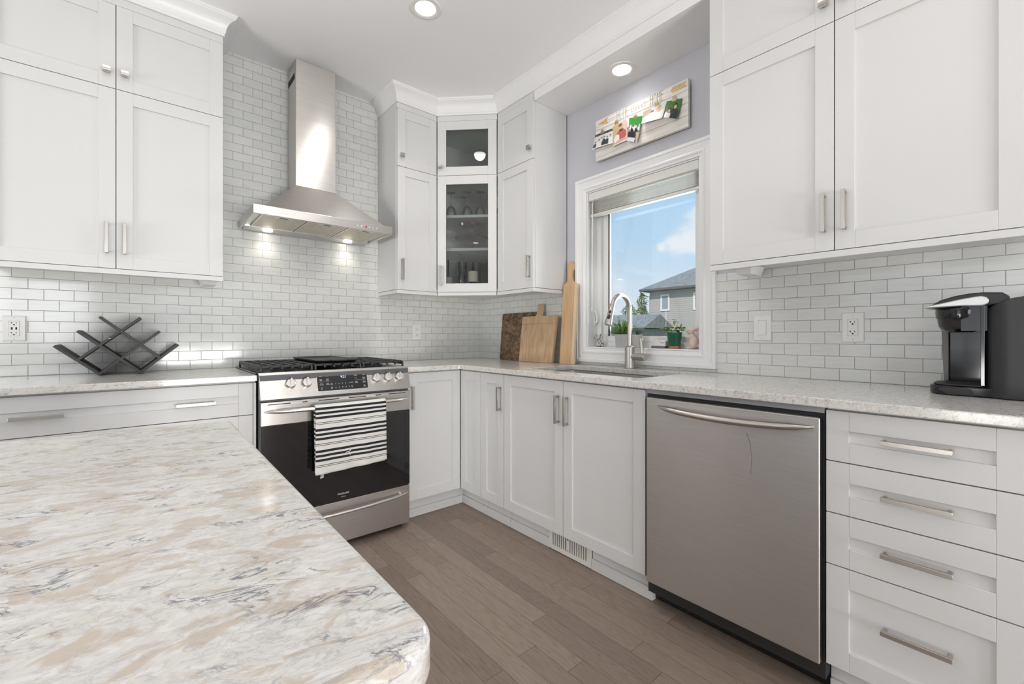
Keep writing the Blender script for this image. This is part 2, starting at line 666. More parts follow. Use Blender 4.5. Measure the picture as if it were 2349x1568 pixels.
def wood(name, c1, c2, axis=2, scale=1.0, dark=0.0):
    m, nt, b = newmat(name)
    t = nt.nodes.new('ShaderNodeTexCoord')
    mp = nt.nodes.new('ShaderNodeMapping')
    mp.inputs['Scale'].default_value = [(3 if k == axis else 45) * scale for k in range(3)]
    nt.links.new(t.outputs['Object'], mp.inputs[0])
    n = nd(nt, 'ShaderNodeTexNoise', Scale=1.0, Detail=4.0, Distortion=0.6)
    nt.links.new(mp.outputs[0], n.inputs['Vector'])
    nt.links.new(ramp(nt, n.outputs[0], [(0.3, c1), (0.7, c2)]), b.inputs['Base Color'])
    b.inputs['Roughness'].default_value = 0.5
    return m


def siding_mat():
    m, nt, b = newmat('beige_lap_siding')
    t = nt.nodes.new('ShaderNodeTexCoord')
    sp = nt.nodes.new('ShaderNodeSeparateXYZ')
    nt.links.new(t.outputs['Object'], sp.inputs[0])
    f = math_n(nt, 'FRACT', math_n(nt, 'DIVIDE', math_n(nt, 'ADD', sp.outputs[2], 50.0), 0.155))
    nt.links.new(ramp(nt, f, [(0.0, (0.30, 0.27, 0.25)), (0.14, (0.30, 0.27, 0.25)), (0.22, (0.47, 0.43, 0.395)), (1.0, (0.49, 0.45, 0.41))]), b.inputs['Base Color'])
    b.inputs['Roughness'].default_value = 0.7
    return m


def towel_mat(zb):
    m, nt, b = newmat('striped_cotton')
    t = nt.nodes.new('ShaderNodeTexCoord')
    sp = nt.nodes.new('ShaderNodeSeparateXYZ')
    nt.links.new(t.outputs['Object'], sp.inputs[0])
    h = math_n(nt, 'MAXIMUM', math_n(nt, 'SUBTRACT', sp.outputs[2], zb + 0.0064), 0.0)
    f = math_n(nt, 'FRACT', math_n(nt, 'DIVIDE', h, 0.1035))
    W_, B_ = (0.72, 0.705, 0.675), (0.018, 0.018, 0.022)
    st = [(0.0, W_), (0.17, B_), (0.192, W_), (0.242, B_), (0.268, W_), (0.43, B_), (0.545, W_), (0.637, B_), (0.752, W_), (0.85, B_), (0.965, W_)]
    c = ramp(nt, f, st, 'CONSTANT')
    nt.links.new(c, b.inputs['Base Color'])
    b.inputs['Roughness'].default_value = 0.95
    n = nd(nt, 'ShaderNodeTexNoise', Scale=700.0, Detail=2.0)
    nt.links.new(t.outputs['Object'], n.inputs['Vector'])
    bp = nd(nt, 'ShaderNodeBump', Strength=0.4, Distance=0.001)
    nt.links.new(n.outputs[0], bp.inputs['Height'])
    nt.links.new(bp.outputs[0], b.inputs['Normal'])
    return m


class M:
    cab = pbr('white_cabinet_paint', (0.675, 0.675, 0.67), 0.36)
    inside = pbr('cabinet_inside', (0.80, 0.81, 0.79), 0.5)
    ceil = pbr('ceiling_paint', (0.90, 0.90, 0.91), 0.85, bump=0.06, bscale=160)
    trim = pbr('white_trim_paint', (0.82, 0.82, 0.82), 0.35)
    paint = pbr('lilac_grey_paint', (0.545, 0.55, 0.59), 0.7)
    roomwall = pbr('pale_wall_paint', (0.62, 0.62, 0.63), 0.8)
    tileA = None
    floor = floor_mat()
    q_isl = quartz('swirled_quartz', 38.0, -12, 0.68, 0.95, 0.48, 1.3)
    q_ctr = quartz('speckled_quartz', 80.0, 10, 0.40, 1.0, 0.5, 1.5)
    st_x = steel('brushed_steel_across', (0.16, 0.05, 1), (0.64, 0.615, 0.585), 0.30, 0.85)
    st_y = steel('brushed_steel_along', (0.05, 0.06, 1), (0.56, 0.545, 0.53), 0.33, 0.85)
    st_plain = pbr('satin_steel_sheet', (0.58, 0.57, 0.55), 0.33, 1.0)
    nickel = pbr('brushed_nickel', (0.50, 0.475, 0.44), 0.32, 1.0)
    chrome = pbr('polished_steel', (0.72, 0.71, 0.70), 0.16, 1.0)
    knobm = pbr('satin_steel', (0.74, 0.72, 0.69), 0.28, 1.0)
    iron = pbr('cast_iron', (0.018, 0.018, 0.019), 0.45, bump=0.3, bscale=900)
    black = pbr('black_enamel', (0.012, 0.012, 0.013), 0.22)
    blackm = pbr('black_matte', (0.02, 0.02, 0.021), 0.55)
    oven = pbr('black_oven_glass', (0.010, 0.010, 0.011), 0.03, spec=0.75)
    screen = pbr('black_panel_glass', (0.012, 0.012, 0.014), 0.08)
    mark = pbr('white_print', (0.78, 0.78, 0.78), 0.5)
    darkmark = pbr('dark_print', (0.05, 0.05, 0.05), 0.5)
    led = emit('clock_digits', (0.85, 0.93, 1.0), 1.6)
    plate = pbr('white_plastic', (0.80, 0.80, 0.78), 0.3)
    slot = pbr('slot_black', (0.01, 0.01, 0.01), 0.6)
    lens = emit('lamp_lens', (1.0, 0.97, 0.92), 9.0)
    hoodlens = emit('hood_lamp_lens', (1.0, 0.94, 0.84), 14.0)
    ring = pbr('white_lamp_ring', (0.82, 0.81, 0.79), 0.4)
    pane = glass('clear_pane', (0.97, 0.985, 0.98))
    cabglass = glass('cabinet_glass', (0.86, 0.885, 0.87), 1.5, 0.0, 1.5)
    crystal = glass('clear_glassware', (0.93, 0.95, 0.94), 1.5, 0.02, 1.6)
    pinkglass = glass('pink_glass', (0.80, 0.55, 0.58), 1.5, 0.03, 1.4)
    candle = pbr('cream_wax', (0.78, 0.70, 0.60), 0.6)
    filt = pbr('filter_mesh', (0.60, 0.565, 0.46), 0.5, 0.6, noise=0.10, nscale=30, bump=0.4, bscale=700)
    metalbar = pbr('filter_rail', (0.70, 0.69, 0.66), 0.35, 0.9)
    rackm = pbr('dark_charcoal_steel', (0.050, 0.049, 0.048), 0.6, bump=0.15, bscale=500)
    oak = wood('pale_oak', (0.42, 0.275, 0.155), (0.60, 0.42, 0.26))
    oakx = wood('pale_oak_end', (0.42, 0.275, 0.155), (0.58, 0.41, 0.255), 1)
    oakgold = wood('golden_pine', (0.50, 0.315, 0.155), (0.64, 0.44, 0.25), 2, 0.6)
    sap = wood('light_sapwood', (0.66, 0.50, 0.33), (0.72, 0.58, 0.42), 2, 0.8)
    walnut = None
    gold = pbr('brass', (0.56, 0.42, 0.22), 0.3, 1.0)
    goldp = pbr('gold_paint', (0.62, 0.42, 0.17), 0.5, noise=0.15)
    signw = None
    letter = pbr('grey_lettering', (0.20, 0.19, 0.19), 0.6)
    concrete = pbr('pale_concrete', (0.48, 0.49, 0.49), 0.85, noise=0.10, nscale=60)
    greige = pbr('greige_stone', (0.50, 0.46, 0.43), 0.8, noise=0.05)
    greenpot = pbr('green_glaze', (0.018, 0.105, 0.055), 0.25)
    terra = pbr('terracotta_glaze', (0.36, 0.14, 0.07), 0.4, noise=0.4, nscale=120)
    leafA = pbr('leaf_bright', (0.17, 0.31, 0.045), 0.45, noise=0.45, nscale=90)
    leafB = pbr('leaf_deep', (0.085, 0.20, 0.035), 0.4, noise=0.4, nscale=70)
    leafC = pbr('succulent_green', (0.06, 0.14, 0.06), 0.45, noise=0.3)
    soil = pbr('potting_soil', (0.03, 0.022, 0.016), 0.9)
    stemm = pbr('stem_purple_brown', (0.20, 0.13, 0.13), 0.6)
    bunny = pbr('pale_pink_ceramic', (0.66, 0.52, 0.45), 0.55, noise=0.06)
    bunnyear = pbr('pink_inner_ear', (0.70, 0.30, 0.29), 0.55)
    silverfig = pbr('antiqued_silver', (0.42, 0.41, 0.40), 0.4, 0.7, noise=0.75, nscale=110)
    whitecer = pbr('white_ceramic', (0.72, 0.71, 0.69), 0.35)
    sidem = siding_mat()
    roofm = pbr('grey_shingle', (0.22, 0.225, 0.225), 0.9, noise=0.25, nscale=4)
    fascia = pbr('dark_fascia', (0.12, 0.115, 0.11), 0.6)
    winglass = pbr('distant_window', (0.30, 0.33, 0.34), 0.1)
    tree = pbr('spring_leaves', (0.34, 0.40, 0.18), 0.7, noise=0.4, nscale=0.8)
    bark = pbr('bark', (0.16, 0.13, 0.11), 0.9)
    lawn = pbr('lawn', (0.13, 0.19, 0.06), 0.9, noise=0.3, nscale=2)
    blind = pbr('white_blind_slat', (0.74, 0.73, 0.70), 0.45)
    keurig = pbr('matte_black_plastic', (0.022, 0.022, 0.024), 0.42, bump=0.12, bscale=1500)
    gloss = pbr('glossy_black_plastic', (0.010, 0.010, 0.011), 0.10)
    greyp = pbr('grey_plastic', (0.16, 0.155, 0.145), 0.4)
    silver = pbr('silver_plastic', (0.50, 0.50, 0.49), 0.32, 0.7)
    vent = pbr('cream_metal', (0.74, 0.73, 0.69), 0.4)


def endgrain():
    m, nt, b = newmat('end_grain_blocks')
    t = nt.nodes.new('ShaderNodeTexCoord')
    v = nd(nt, 'ShaderNodeTexVoronoi', Scale=60.0)
    nt.links.new(t.outputs['Object'], v.inputs['Vector'])
    n = nd(nt, 'ShaderNodeTexNoise', Scale=14.0, Detail=3.0)
    nt.links.new(t.outputs['Object'], n.inputs['Vector'])
    f = math_n(nt, 'ADD', math_n(nt, 'MULTIPLY', v.outputs['Color'], 0.55), math_n(nt, 'MULTIPLY', n.outputs[0], 0.5))
    nt.links.new(ramp(nt, f, [(0.2, (0.045, 0.022, 0.010)), (0.5, (0.13, 0.075, 0.038)), (0.75, (0.24, 0.17, 0.11)), (0.95, (0.34, 0.26, 0.18))]), b.inputs['Base Color'])
    b.inputs['Roughness'].default_value = 0.5
    return m


def sign_mat():
    m, nt, b = newmat('whitewashed_planks')
    t = nt.nodes.new('ShaderNodeTexCoord')
    mp = nt.nodes.new('ShaderNodeMapping')
    mp.inputs['Scale'].default_value = (3, 4, 50)
    nt.links.new(t.outputs['Object'], mp.inputs[0])
    n = nd(nt, 'ShaderNodeTexNoise', Scale=1.0, Detail=4.0)
    nt.links.new(mp.outputs[0], n.inputs['Vector'])
    nt.links.new(ramp(nt, n.outputs[0], [(0.3, (0.66, 0.61, 0.56)), (0.55, (0.80, 0.78, 0.75))]), b.inputs['Base Color'])
    b.inputs['Roughness'].default_value = 0.7
    return m


M.walnut = endgrain()
M.signw = sign_mat()
Z0 = 0.9956 * 0.972
M.tileA = tile_mat('glossy_subway_tile_stove_wall', 0, -2.7073 * 0.972, Z0, 41)
M.tileB = tile_mat('glossy_subway_tile_window_wall', 1, 2.0868 * 0.972, Z0, 61)

# ------------------------------------------------------------------ the room
CEIL = 2.74
XL, YB = -6.5, -6.5                                        # far ends of the open room behind the camera
g = G().box(XL - 0.1, 0.3, YB - 0.1, 0.2, -0.10, 0.0)
mk('floor', g, M.floor, kind='structure', origin=(0, 0, 0))
g = G().box(XL - 0.1, 0.3, YB - 0.1, 0.2, CEIL, CEIL + 0.1)
mk('ceiling', g, M.ceil, kind='structure')

wl = mk('wall_left', G().box(XL, 0.15, 0.008, 0.15, 0, CEIL), M.roomwall, kind='structure')
mk('tile_backsplash', G().box(-3.6, 0.0, 0.0, 0.008, 0.895, CEIL), M.tileA, wl, origin=(0, 0, 0))
WY0, WY1, WZ0, WZ1 = -1.895, -1.150, 1.022, 2.022          # window opening
g = G(FB)
g.cells([-0.008, -WY1, -WY0, 6.5], [0, WZ0, WZ1, CEIL], lambda a, b: not (a == 1 and b == 1), -0.15, -0.008)
wr = mk('wall_right', g, M.paint, kind='structure')
g = G(FB)
g.cells([0.0, 1.066, 1.979, 3.4], [0.895, 0.936, 1.407], lambda a, b: not (a == 1 and b == 1), -0.008, 0.0)
mk('tile_backsplash', g, M.tileB, wr, origin=(0, 0, 0))
# far walls, with the openings that let the daylight in
g = G(Frame((XL, 0, 0), (0, -1, 0), (0, 0, 1), (1, 0, 0)))
g.cells([-0.1, 1.0, 3.1, 6.6], [0, 0.05, 2.2, CEIL], lambda a, b: not (a == 1 and b == 1), -0.1, 0.0)
wf = mk('wall_far', g, M.roomwall, kind='structure')
g = G(Frame((0, YB, 0), (1, 0, 0), (0, 0, 1), (0, 1, 0)))
g.cells([XL, -4.35, -2.75, -2.05, -0.65, 0.15], [0, 0.05, 0.9, 2.2, CEIL],
        lambda a, b: not ((a == 1 and b == 2) or (a == 3 and b in (1, 2))), -0.1, 0.0)
wb = mk('wall_rear', g, M.roomwall, kind='structure')


def frame_bars(name, fr, us, vs, d0, d1, t, mat, kind='structure'):
    root = empty(name, fr((us[0], vs[0], d0)), kind=kind)
    g = G(fr)
    g.cells([us[0], us[0] + t, us[-1] - t, us[-1]], [vs[0], vs[0] + t, vs[-1] - t, vs[-1]], lambda a, b: not (a == 1 and b == 1), d0, d1)
    mk('frame', g, mat, root, bevel=0.003)
    for u in us[1:-1]:
        mk('mullion', G(fr).box(u - t / 2, u + t / 2, vs[0] + t, vs[-1] - t, d0, d1), mat, root, bevel=0.003)
    for v in vs[1:-1]:
        mk('muntin', G(fr).box(us[0] + t, us[-1] - t, v - t / 3, v + t / 3, d0 + 0.01, d1 - 0.01), mat, root)
    return root


frame_bars('door_1', Frame((XL, 0, 0), (0, -1, 0), (0, 0, 1), (1, 0, 0)), [1.0, 2.05, 3.1], [0.05, 2.2], -0.09, -0.02, 0.09, M.trim)
frame_bars('window_2', Frame((0, YB, 0), (1, 0, 0), (0, 0, 1), (0, 1, 0)), [-4.35, -3.55, -2.75], [0.9, 2.2], -0.09, -0.02, 0.07, M.trim)
frame_bars('door_2', Frame((0, YB, 0), (1, 0, 0), (0, 0, 1), (0, 1, 0)), [-2.05, -1.35, -0.65], [0.05, 2.2], -0.09, -0.02, 0.09, M.trim)


def baseboard(name, fr, u0, u1):
    g = G(fr)
    g.prism([(0.0, 0.0), (0.0, 0.016), (0.10, 0.016), (0.115, 0.011), (0.125, 0.011), (0.135, 0.004), (0.135, 0.0)], u0, u1, ax=0)
    mk(name, g, M.trim, kind='structure')


baseboard('baseboard_far', Frame((XL, 0, 0), (0, -1, 0), (0, 0, 1), (1, 0, 0)), 3.1, 6.5)
baseboard('baseboard_rear', Frame((0, YB, 0), (1, 0, 0), (0, 0, 1), (0, 1, 0)), XL + 0.02, -2.06)
baseboard('baseboard_left', Frame((0, 0.008, 0), (1, 0, 0), (0, 0, 1), (0, -1, 0)), XL + 0.02, -3.62)

# ------------------------------------------------------------------ the window over the sink
win = empty('window_1', (0, -1.52, 0.937), kind='structure')
# casing: four mitred legs with a stepped profile
prof = [(0.0, 0.0), (0.0, 0.022), (0.016, 0.022), (0.020, 0.017), (0.052, 0.014), (0.058, 0.017), (0.066, 0.017), (0.072, 0.011), (0.085, 0.010), (0.085, 0.0)]
OY0, OY1, OZ0, OZ1 = 1.065, 1.980, 0.937, 2.107
g = G(FB)
n = len(prof)
ring_pts = []
for (cu, cv, du, dv) in ((OY0, OZ0, 1, 1), (OY1, OZ0, -1, 1), (OY1, OZ1, -1, -1), (OY0, OZ1, 1, -1)):
    i0 = len(g.v)
    for p, h in prof:
        g.pt((cu + du * p, cv + dv * p, h - 0.004))
    ring_pts.append(i0)
for k in range(4):
    a, b = ring_pts[k], ring_pts[(k + 1) % 4]
    for j in range(n):
        j2 = (j + 1) % n
        g.face((a + j, b + j, b + j2, a + j2))
mk('casing', g, M.trim, win)
# jamb liner (reveal) and sill board
g = G(FB)
g.box(1.1505, 1.158, WZ0 + 0.001, WZ1 - 0.001, -0.148, -0.001)
g.box(1.887, 1.8945, WZ0 + 0.001, WZ1 - 0.001, -0.148, -0.001)
g.box(1.158, 1.887, WZ1 - 0.0085, WZ1 - 0.001, -0.148, -0.001)
mk('jamb', g, M.trim, win)
mk('sill', G(FB).box(1.158, 1.887, WZ0 + 0.001, WZ0 + 0.009, -0.148, -0.001), M.trim, win, bevel=0.001)
# fixed vinyl frame and casement sash
g = G(FB)
g.cells([1.158, 1.188, 1.857, 1.887], [WZ0 + 0.009, WZ0 + 0.040, WZ1 - 0.038, WZ1 - 0.0085], lambda a, b: not (a == 1 and b == 1), -0.148, -0.092)
mk('frame', g, M.trim, win, bevel=0.002)
g = G(FB)
g.cells([1.190, 1.236, 1.812, 1.855], [WZ0 + 0.042, WZ0 + 0.078, WZ1 - 0.082, WZ1 - 0.040], lambda a, b: not (a == 1 and b == 1), -0.140, -0.112)
mk('sash', g, M.trim, win, bevel=0.004, seg=3)
mk('pane', G(FB).box(1.232, 1.816, WZ0 + 0.074, WZ1 - 0.078, -0.128, -0.124), M.pane, win)
g = G(FB)
g.box(1.232, 1.238, WZ0 + 0.078, WZ1 - 0.082, -0.1235, -0.111)
mk('gasket', g, pbr('grey_gasket', (0.10, 0.10, 0.10), 0.6), win)
# lock lever on the left side of the frame
g = G(FB)
g.box(1.1583, 1.163, 1.165, 1.265, -0.080, -0.058)
g.tube([(1.163, 1.185, -0.069), (1.176, 1.190, -0.066), (1.180, 1.215, -0.062), (1.176, 1.250, -0.058), (1.170, 1.262, -0.056)], [0.008, 0.007, 0.006, 0.0055, 0.004], 10)
mk('lock_lever', g, M.trim, win, smooth=True)

# the raised venetian blind
bl = empty('window_blind', (0.02, -1.52, 1.86), 'white venetian blind pulled up in the window over the sink', 'blind')
mk('headrail', G(FB).box(1.160, 1.885, 1.960, 2.010, -0.048, -0.012), M.blind, bl, bevel=0.004)
mk('valance', G(FB).box(1.160, 1.884, 1.964, 2.012, -0.010, -0.004), M.blind, bl, bevel=0.002)
for k in range(13):
    z = 1.882 + k * 0.0056
    g = G(FB)
    j = random.Random(k).uniform(-0.002, 0.002)
    sec = [(z - 0.0012, -0.054 + j), (z + 0.0008, -0.042), (z + 0.0020, -0.030 + j), (z + 0.0014, -0.016 + j), (z + 0.0022, -0.016 + j), (z + 0.0028, -0.030 + j), (z + 0.0016, -0.042), (z - 0.0004, -0.054 + j)]
    g.prism(sec, 1.164, 1.882, ax=0)
    mk('slat', g, M.blind, bl)
mk('bottom_rail', G(FB).box(1.163, 1.883, 1.862, 1.8795, -0.050, -0.018), M.blind, bl, bevel=0.003)
for y in (1.230, 1.420, 1.640, 1.820):
    g = G(FB)
    pts = []
    for k in range(14):
        t = k / 13
        pts.append((y + 0.010 * sin(k * 2.3 + y * 20), 1.955 - t * 0.085, -0.0125 + 0.003 * sin(k * 1.7)))
    g.tube(pts, 0.0009, 5)
    g.tube([(p[0] + 0.012, p[1] - 0.004, p[2]) for p in pts[::-1]], 0.0009, 5)
    mk('cord', g, M.blind, bl)
g = G(FB).tube([(1.190, 1.960, -0.012), (1.190, 1.93, -0.006), (1.186, 1.30, -0.006), (1.184, 1.255, -0.006)], [0.0022, 0.004, 0.004, 0.005], 8)
mk('tilt_wand', g, M.blind, bl, smooth=True)

# ------------------------------------------------------------------ crown mouldings and the soffit over the window
UD = 0.305                                                 # front of the upper doors


def crown(name, path, ends=(0, 0)):
    """sweep the cove profile along a plan polyline; outward is to the right of the travel direction"""
    prof = [(-0.012, 2.640), (0.004, 2.640), (0.004, 2.650), (0.008, 2.655), (0.009, 2.666), (0.013, 2.682), (0.021, 2.698), (0.033, 2.711), (0.047, 2.719), (0.050, 2.721), (0.050, 2.726), (0.055, 2.730), (0.055, 2.7395), (-0.012, 2.7395)]
    P = [Vector((p[0], p[1])) for p in path]
    g = G()
    rings = []
    for k, p in enumerate(P):
        d0 = (P[k] - P[k - 1]).normalized() if k else None
        d1 = (P[k + 1] - P[k]).normalized() if k < len(P) - 1 else None
        n0 = Vector((d0.y, -d0.x)) if d0 else None
        n1 = Vector((d1.y, -d1.x)) if d1 else None
        if n0 is None:
            m = n1
        elif n1 is None:
            m = n0
        else:
            m = (n0 + n1) / (1 + n0.dot(n1))
        i0 = len(g.v)
        for o, z in prof:
            g.pt((p.x + m.x * o, p.y + m.y * o, z))
        rings.append(i0)
    n = len(prof)
    for k in range(len(P) - 1):
        for j in range(n):
            j2 = (j + 1) % n
            g.face((rings[k] + j, rings[k + 1] + j, rings[k + 1] + j2, rings[k] + j2))
    g.face([rings[0] + n - 1 - j for j in range(n)])
    g.face([rings[-1] + j for j in range(n)])
    return mk(name, g, M.trim, kind='structure', smooth=True, ang=25)


crown('trim_1', [(-2.90, -UD), (-1.861, -UD), (-1.861, -0.001)][::1])
crown('trim_2', [(-0.905, -0.001), (-0.905, -UD), (-0.605, -UD), (-UD, -0.605), (-UD, -3.3)])
mk('trim_3', G().box(-0.300, 0.007, -2.084, -0.974, 2.582, 2.7395), M.trim, kind='structure')

# ------------------------------------------------------------------ cabinet joinery
FD = Frame((-0.605, -UD, 0), (R2, -R2, 0), (0, 0, 1), (-R2, -R2, 0))   # diagonal corner face


def pull(parent, fr, u, v, w, length, vertical=True, label=None):
    """square bar pull on two round posts"""
    g = G(fr)
    a = length / 2
    if vertical:
        g.box(u - 0.0063, u + 0.0063, v - a, v + a, w + 0.022, w + 0.031)
        for s_ in (-1, 1):
            g.lathe([(0.0055, 0), (0.0055, 0.024)], (u, v + s_ * (a - 0.0065), w), 10, (0, 0, 1))
    else:
        g.box(u - a, u + a, v - 0.0063, v + 0.0063, w + 0.022, w + 0.031)
        for s_ in (-1, 1):
            g.lathe([(0.0055, 0), (0.0055, 0.024)], (u + s_ * (a - 0.0065), v, w), 10, (0, 0, 1))
    return mk('handle', g, M.nickel, parent, bevel=0.0009, smooth=True)


def knob(parent, fr, u, v, w):
    g = G(fr)
    g.lathe([(0.006, 0), (0.006, 0.017)], (u, v, w), 12, (0, 0, 1))
    # square face, slightly dished
    g.grid(lambda a, b: (u + (a - 0.5) * 0.027, v + (b - 0.5) * 0.025, w + 0.022 + 0.003 * (2 * b - 1) ** 2), 1, 6)
    g.box(u - 0.0135, u + 0.0135, v - 0.0125, v + 0.0125, w + 0.016, w + 0.0215)
    return mk('knob', g, M.nickel, parent, bevel=0.0008)


def door(parent, fr, u0, u1, v0, v1, w1, name='door', fw=0.057, glassy=False, fv=None, fr_u=None):
    """shaker front: two stiles, two rails and a recessed flat panel (or a pane)"""
    t = 0.019
    fv = fv or fw
    fl, frt = fr_u or (fw, fw)
    g = G(fr)
    g.box(u0, u0 + fl, v0, v1, w1 - t, w1)
    g.box(u1 - frt, u1, v0, v1, w1 - t, w1)
    g.box(u0 + fl, u1 - frt, v0, v0 + fv, w1 - t, w1)
    g.box(u0 + fl, u1 - frt, v1 - fv, v1, w1 - t, w1)
    if not glassy:
        g.box(u0 + fl - 0.003, u1 - frt + 0.003, v0 + fv - 0.003, v1 - fv + 0.003, w1 - t + 0.002, w1 - 0.0085)
    d = mk(name, g, M.cab, parent, bevel=0.0011, seg=2)
    if glassy:
        mk('pane', G(fr).box(u0 + fl - 0.002, u1 - frt + 0.002, v0 + fv - 0.002, v1 - fv + 0.002, w1 - 0.014, w1 - 0.010), M.cabglass, d)
    return d


def under_block(parent, fr, u0, u1, w0, w1):
    mk('undercabinet_block', G(fr).hexa([(u0 + 0.012, 1.368, w0), (u1 - 0.012, 1.368, w0), (u1 - 0.012, 1.368, w1 - 0.02), (u0 + 0.012, 1.368, w1 - 0.02)],
                                        [(u0, 1.404, w0), (u1, 1.404, w0), (u1, 1.404, w1), (u0, 1.404, w1)]), M.cab, parent)


SPLIT, DTOP, DBOT = 2.2205, 2.600, 1.407


def upper(label, fr, u0, u1, doors, handle_z=1.541, knob_z=2.291, group='white upper wall cabinets', rail=True):
    """wall cabinet; doors = [(u0, u1, pull side)]"""
    um = (u0 + u1) / 2
    root = empty('upper_cabinet', fr((um, DBOT, 0.001)), label, 'cabinet', group)
    g = G(fr)
    g.box(u0, u1, 1.4075, 2.639, 0.001, UD - 0.0195)
    g.box(u0 + 0.001, u1 - 0.001, DTOP + 0.003, 2.639, UD - 0.0195, UD - 0.004)
    mk('body', g, M.cab, root, bevel=0.0008)
    for a, b, side in doors:
        hu = (b - 0.0285) if side > 0 else (a + 0.0285)
        d = door(root, fr, a, b, DBOT, SPLIT - 0.0015, UD)
        pull(d, fr, hu, handle_z, UD, 0.138)
        d = door(root, fr, a, b, SPLIT + 0.0015, DTOP, UD)
        knob(d, fr, hu, knob_z, UD)
    if rail:
        g = G(fr)
        g.box(u0, u1, 1.3815, 1.4045, UD - 0.022, UD)
        mk('light_rail', g, M.cab, root, bevel=0.001)
    return root


c = upper('white two-over-two wall cabinet left of the range hood', FA, -2.683, -1.862, [(-2.681, -2.2728, 1), (-2.2692, -1.864, -1)])
under_block(c, FA, -1.950, -1.872, 0.10, 0.24)
c = upper('narrow white wall cabinet between the range hood and the glass-door corner cabinet', FA, -0.905, -0.6055, [(-0.901, -0.6095, -1)])
mk('side_rail', G(FA).box(-0.905, -0.883, 1.3815, 1.4045, 0.001, UD - 0.0225), M.cab, c, bevel=0.001)
c = upper('white wall cabinet between the glass-door corner cabinet and the window', FB, 0.6055, 0.972, [(0.6095, 0.968, 1)])
mk('side_rail', G(FB).box(0.950, 0.972, 1.3815, 1.4045, 0.001, UD - 0.0225), M.cab, c, bevel=0.001)
c = upper('large white wall cabinet right of the window, above the light switch', FB, 2.086, 2.982, [(2.088, 2.5325, 1), (2.5355, 2.980, -1)])
under_block(c, FB, 2.150, 2.225, 0.08, 0.22)

# the diagonal glass-door corner cabinet, hollow, with shelves
cc = empty('corner_cabinet', (-0.3, -0.3, DBOT), 'white diagonal corner wall cabinet with two glass doors', 'cabinet')


def penta(z0, z1, d=0.0, bk=0.006):
    k = UD - 0.0195 - d
    e = 0.6045 - d
    return [(-bk, -bk), (-e, -bk), (-e, -k), (-k, -e), (-bk, -e)]


g = G()
for z0, z1 in ((1.4075, 1.4265), (2.2110, 2.2300), (2.602, 2.639)):
    g.prism(penta(z0, z1), z0, z1)
g.box(-0.6045, -0.590, -0.285, -0.006, 1.4265, 2.602)
g.box(-0.285, -0.006, -0.6045, -0.590, 1.4265, 2.602)
g.box(-0.590, -0.006, -0.010, -0.0015, 1.4265, 2.602)
g.box(-0.010, -0.0015, -0.590, -0.010, 1.4265, 2.602)
body = mk('body', g, M.inside, cc)
LD = 0.30 * sqrt(2)
g = G(FD)
g.box(0.002, LD - 0.002, DTOP + 0.003, 2.639, -0.0195, -0.004)
mk('frieze', g, M.cab, cc)
for zc in (1.711, 1.945):
    mk('shelf', G().prism(penta(0, 0, 0.016, 0.0105), zc - 0.0095, zc + 0.0095), M.cab, cc, bevel=0.001)
d = door(cc, FD, 0.004, LD - 0.004, DBOT, SPLIT - 0.0015, 0.0, fw=0.060, glassy=True)
pull(d, FD, 0.030, 1.520, 0.0, 0.138)
d = door(cc, FD, 0.004, LD - 0.004, SPLIT + 0.0015, DTOP, 0.0, fw=0.060, glassy=True)
knob(d, FD, 0.026, 2.278, 0.0)
mk('light_rail', G(FD).box(0.006, LD - 0.006, 1.3815, 1.4045, -0.022, 0.0), M.cab, cc, bevel=0.001)

# ------------------------------------------------------------------ base cabinets
BD, BT, BB = 0.6136, 0.880, 0.121
TK = 0.553


def base(name, label, fr, u0, u1, group='white base cabinets', toe=True, vent=None, hollow=False):
    root = empty(name, fr(((u0 + u1) / 2, 0, 0.3)), label, 'cabinet', group)
    if hollow:
        g = G(fr).box(u0, u0 + 0.016, 0.115, 0.886, 0.003, BD - 0.0195)
        g.box(u1 - 0.016, u1, 0.115, 0.886, 0.003, BD - 0.0195)
        g.box(u0 + 0.016, u1 - 0.016, 0.115, 0.133, 0.003, BD - 0.0195)
        g.box(u0 + 0.016, u1 - 0.016, 0.133, 0.880, 0.003, 0.012)
        g.box(u0 + 0.016, u1 - 0.016, 0.133, 0.886, BD - 0.038, BD - 0.0195)
        mk('body', g, M.cab, root)
    else:
        mk('body', G(fr).box(u0, u1, 0.115, 0.886, 0.003, BD - 0.0195), M.cab, root, bevel=0.0008)
    if toe:
        segs = [(u0, u1)] if not vent else [(u0, vent[0]), (vent[1], u1)]
        for a, b in segs:
            if b - a > 0.01:
                g = G(fr)
                g.box(a, b, 0.0, 0.1145, TK - 0.015, TK)
                mk('toe_kick', g, M.cab, root)
                mk('toe_moulding', G(fr).box(a, b, 0.0, 0.050, TK + 0.0003, 0.565), M.cab, root, bevel=0.002)
    return root


c = base('drawer_cabinet', 'white wide drawer cabinet under the left counter, with two pulls on its top drawer', FA, -2.697, -1.7685)
d = door(c, FA, -2.695, -1.782, 0.7315, BT, BD, 'drawer')
pull(d, FA, -2.474, 0.803, BD, 0.140, False)
pull(d, FA, -2.000, 0.802, BD, 0.140, False)
for z0, z1 in ((0.4275, 0.7285), (BB, 0.4245)):
    d = door(c, FA, -2.695, -1.782, z0, z1, BD, 'drawer')
    pull(d, FA, -2.474, (z0 + z1) / 2, BD, 0.140, False)
    pull(d, FA, -2.000, (z0 + z1) / 2, BD, 0.140, False)
mk('filler', G(FA).box(-1.780, -1.7685, BB, BT, BD - 0.019, BD), M.cab, c, bevel=0.0008)

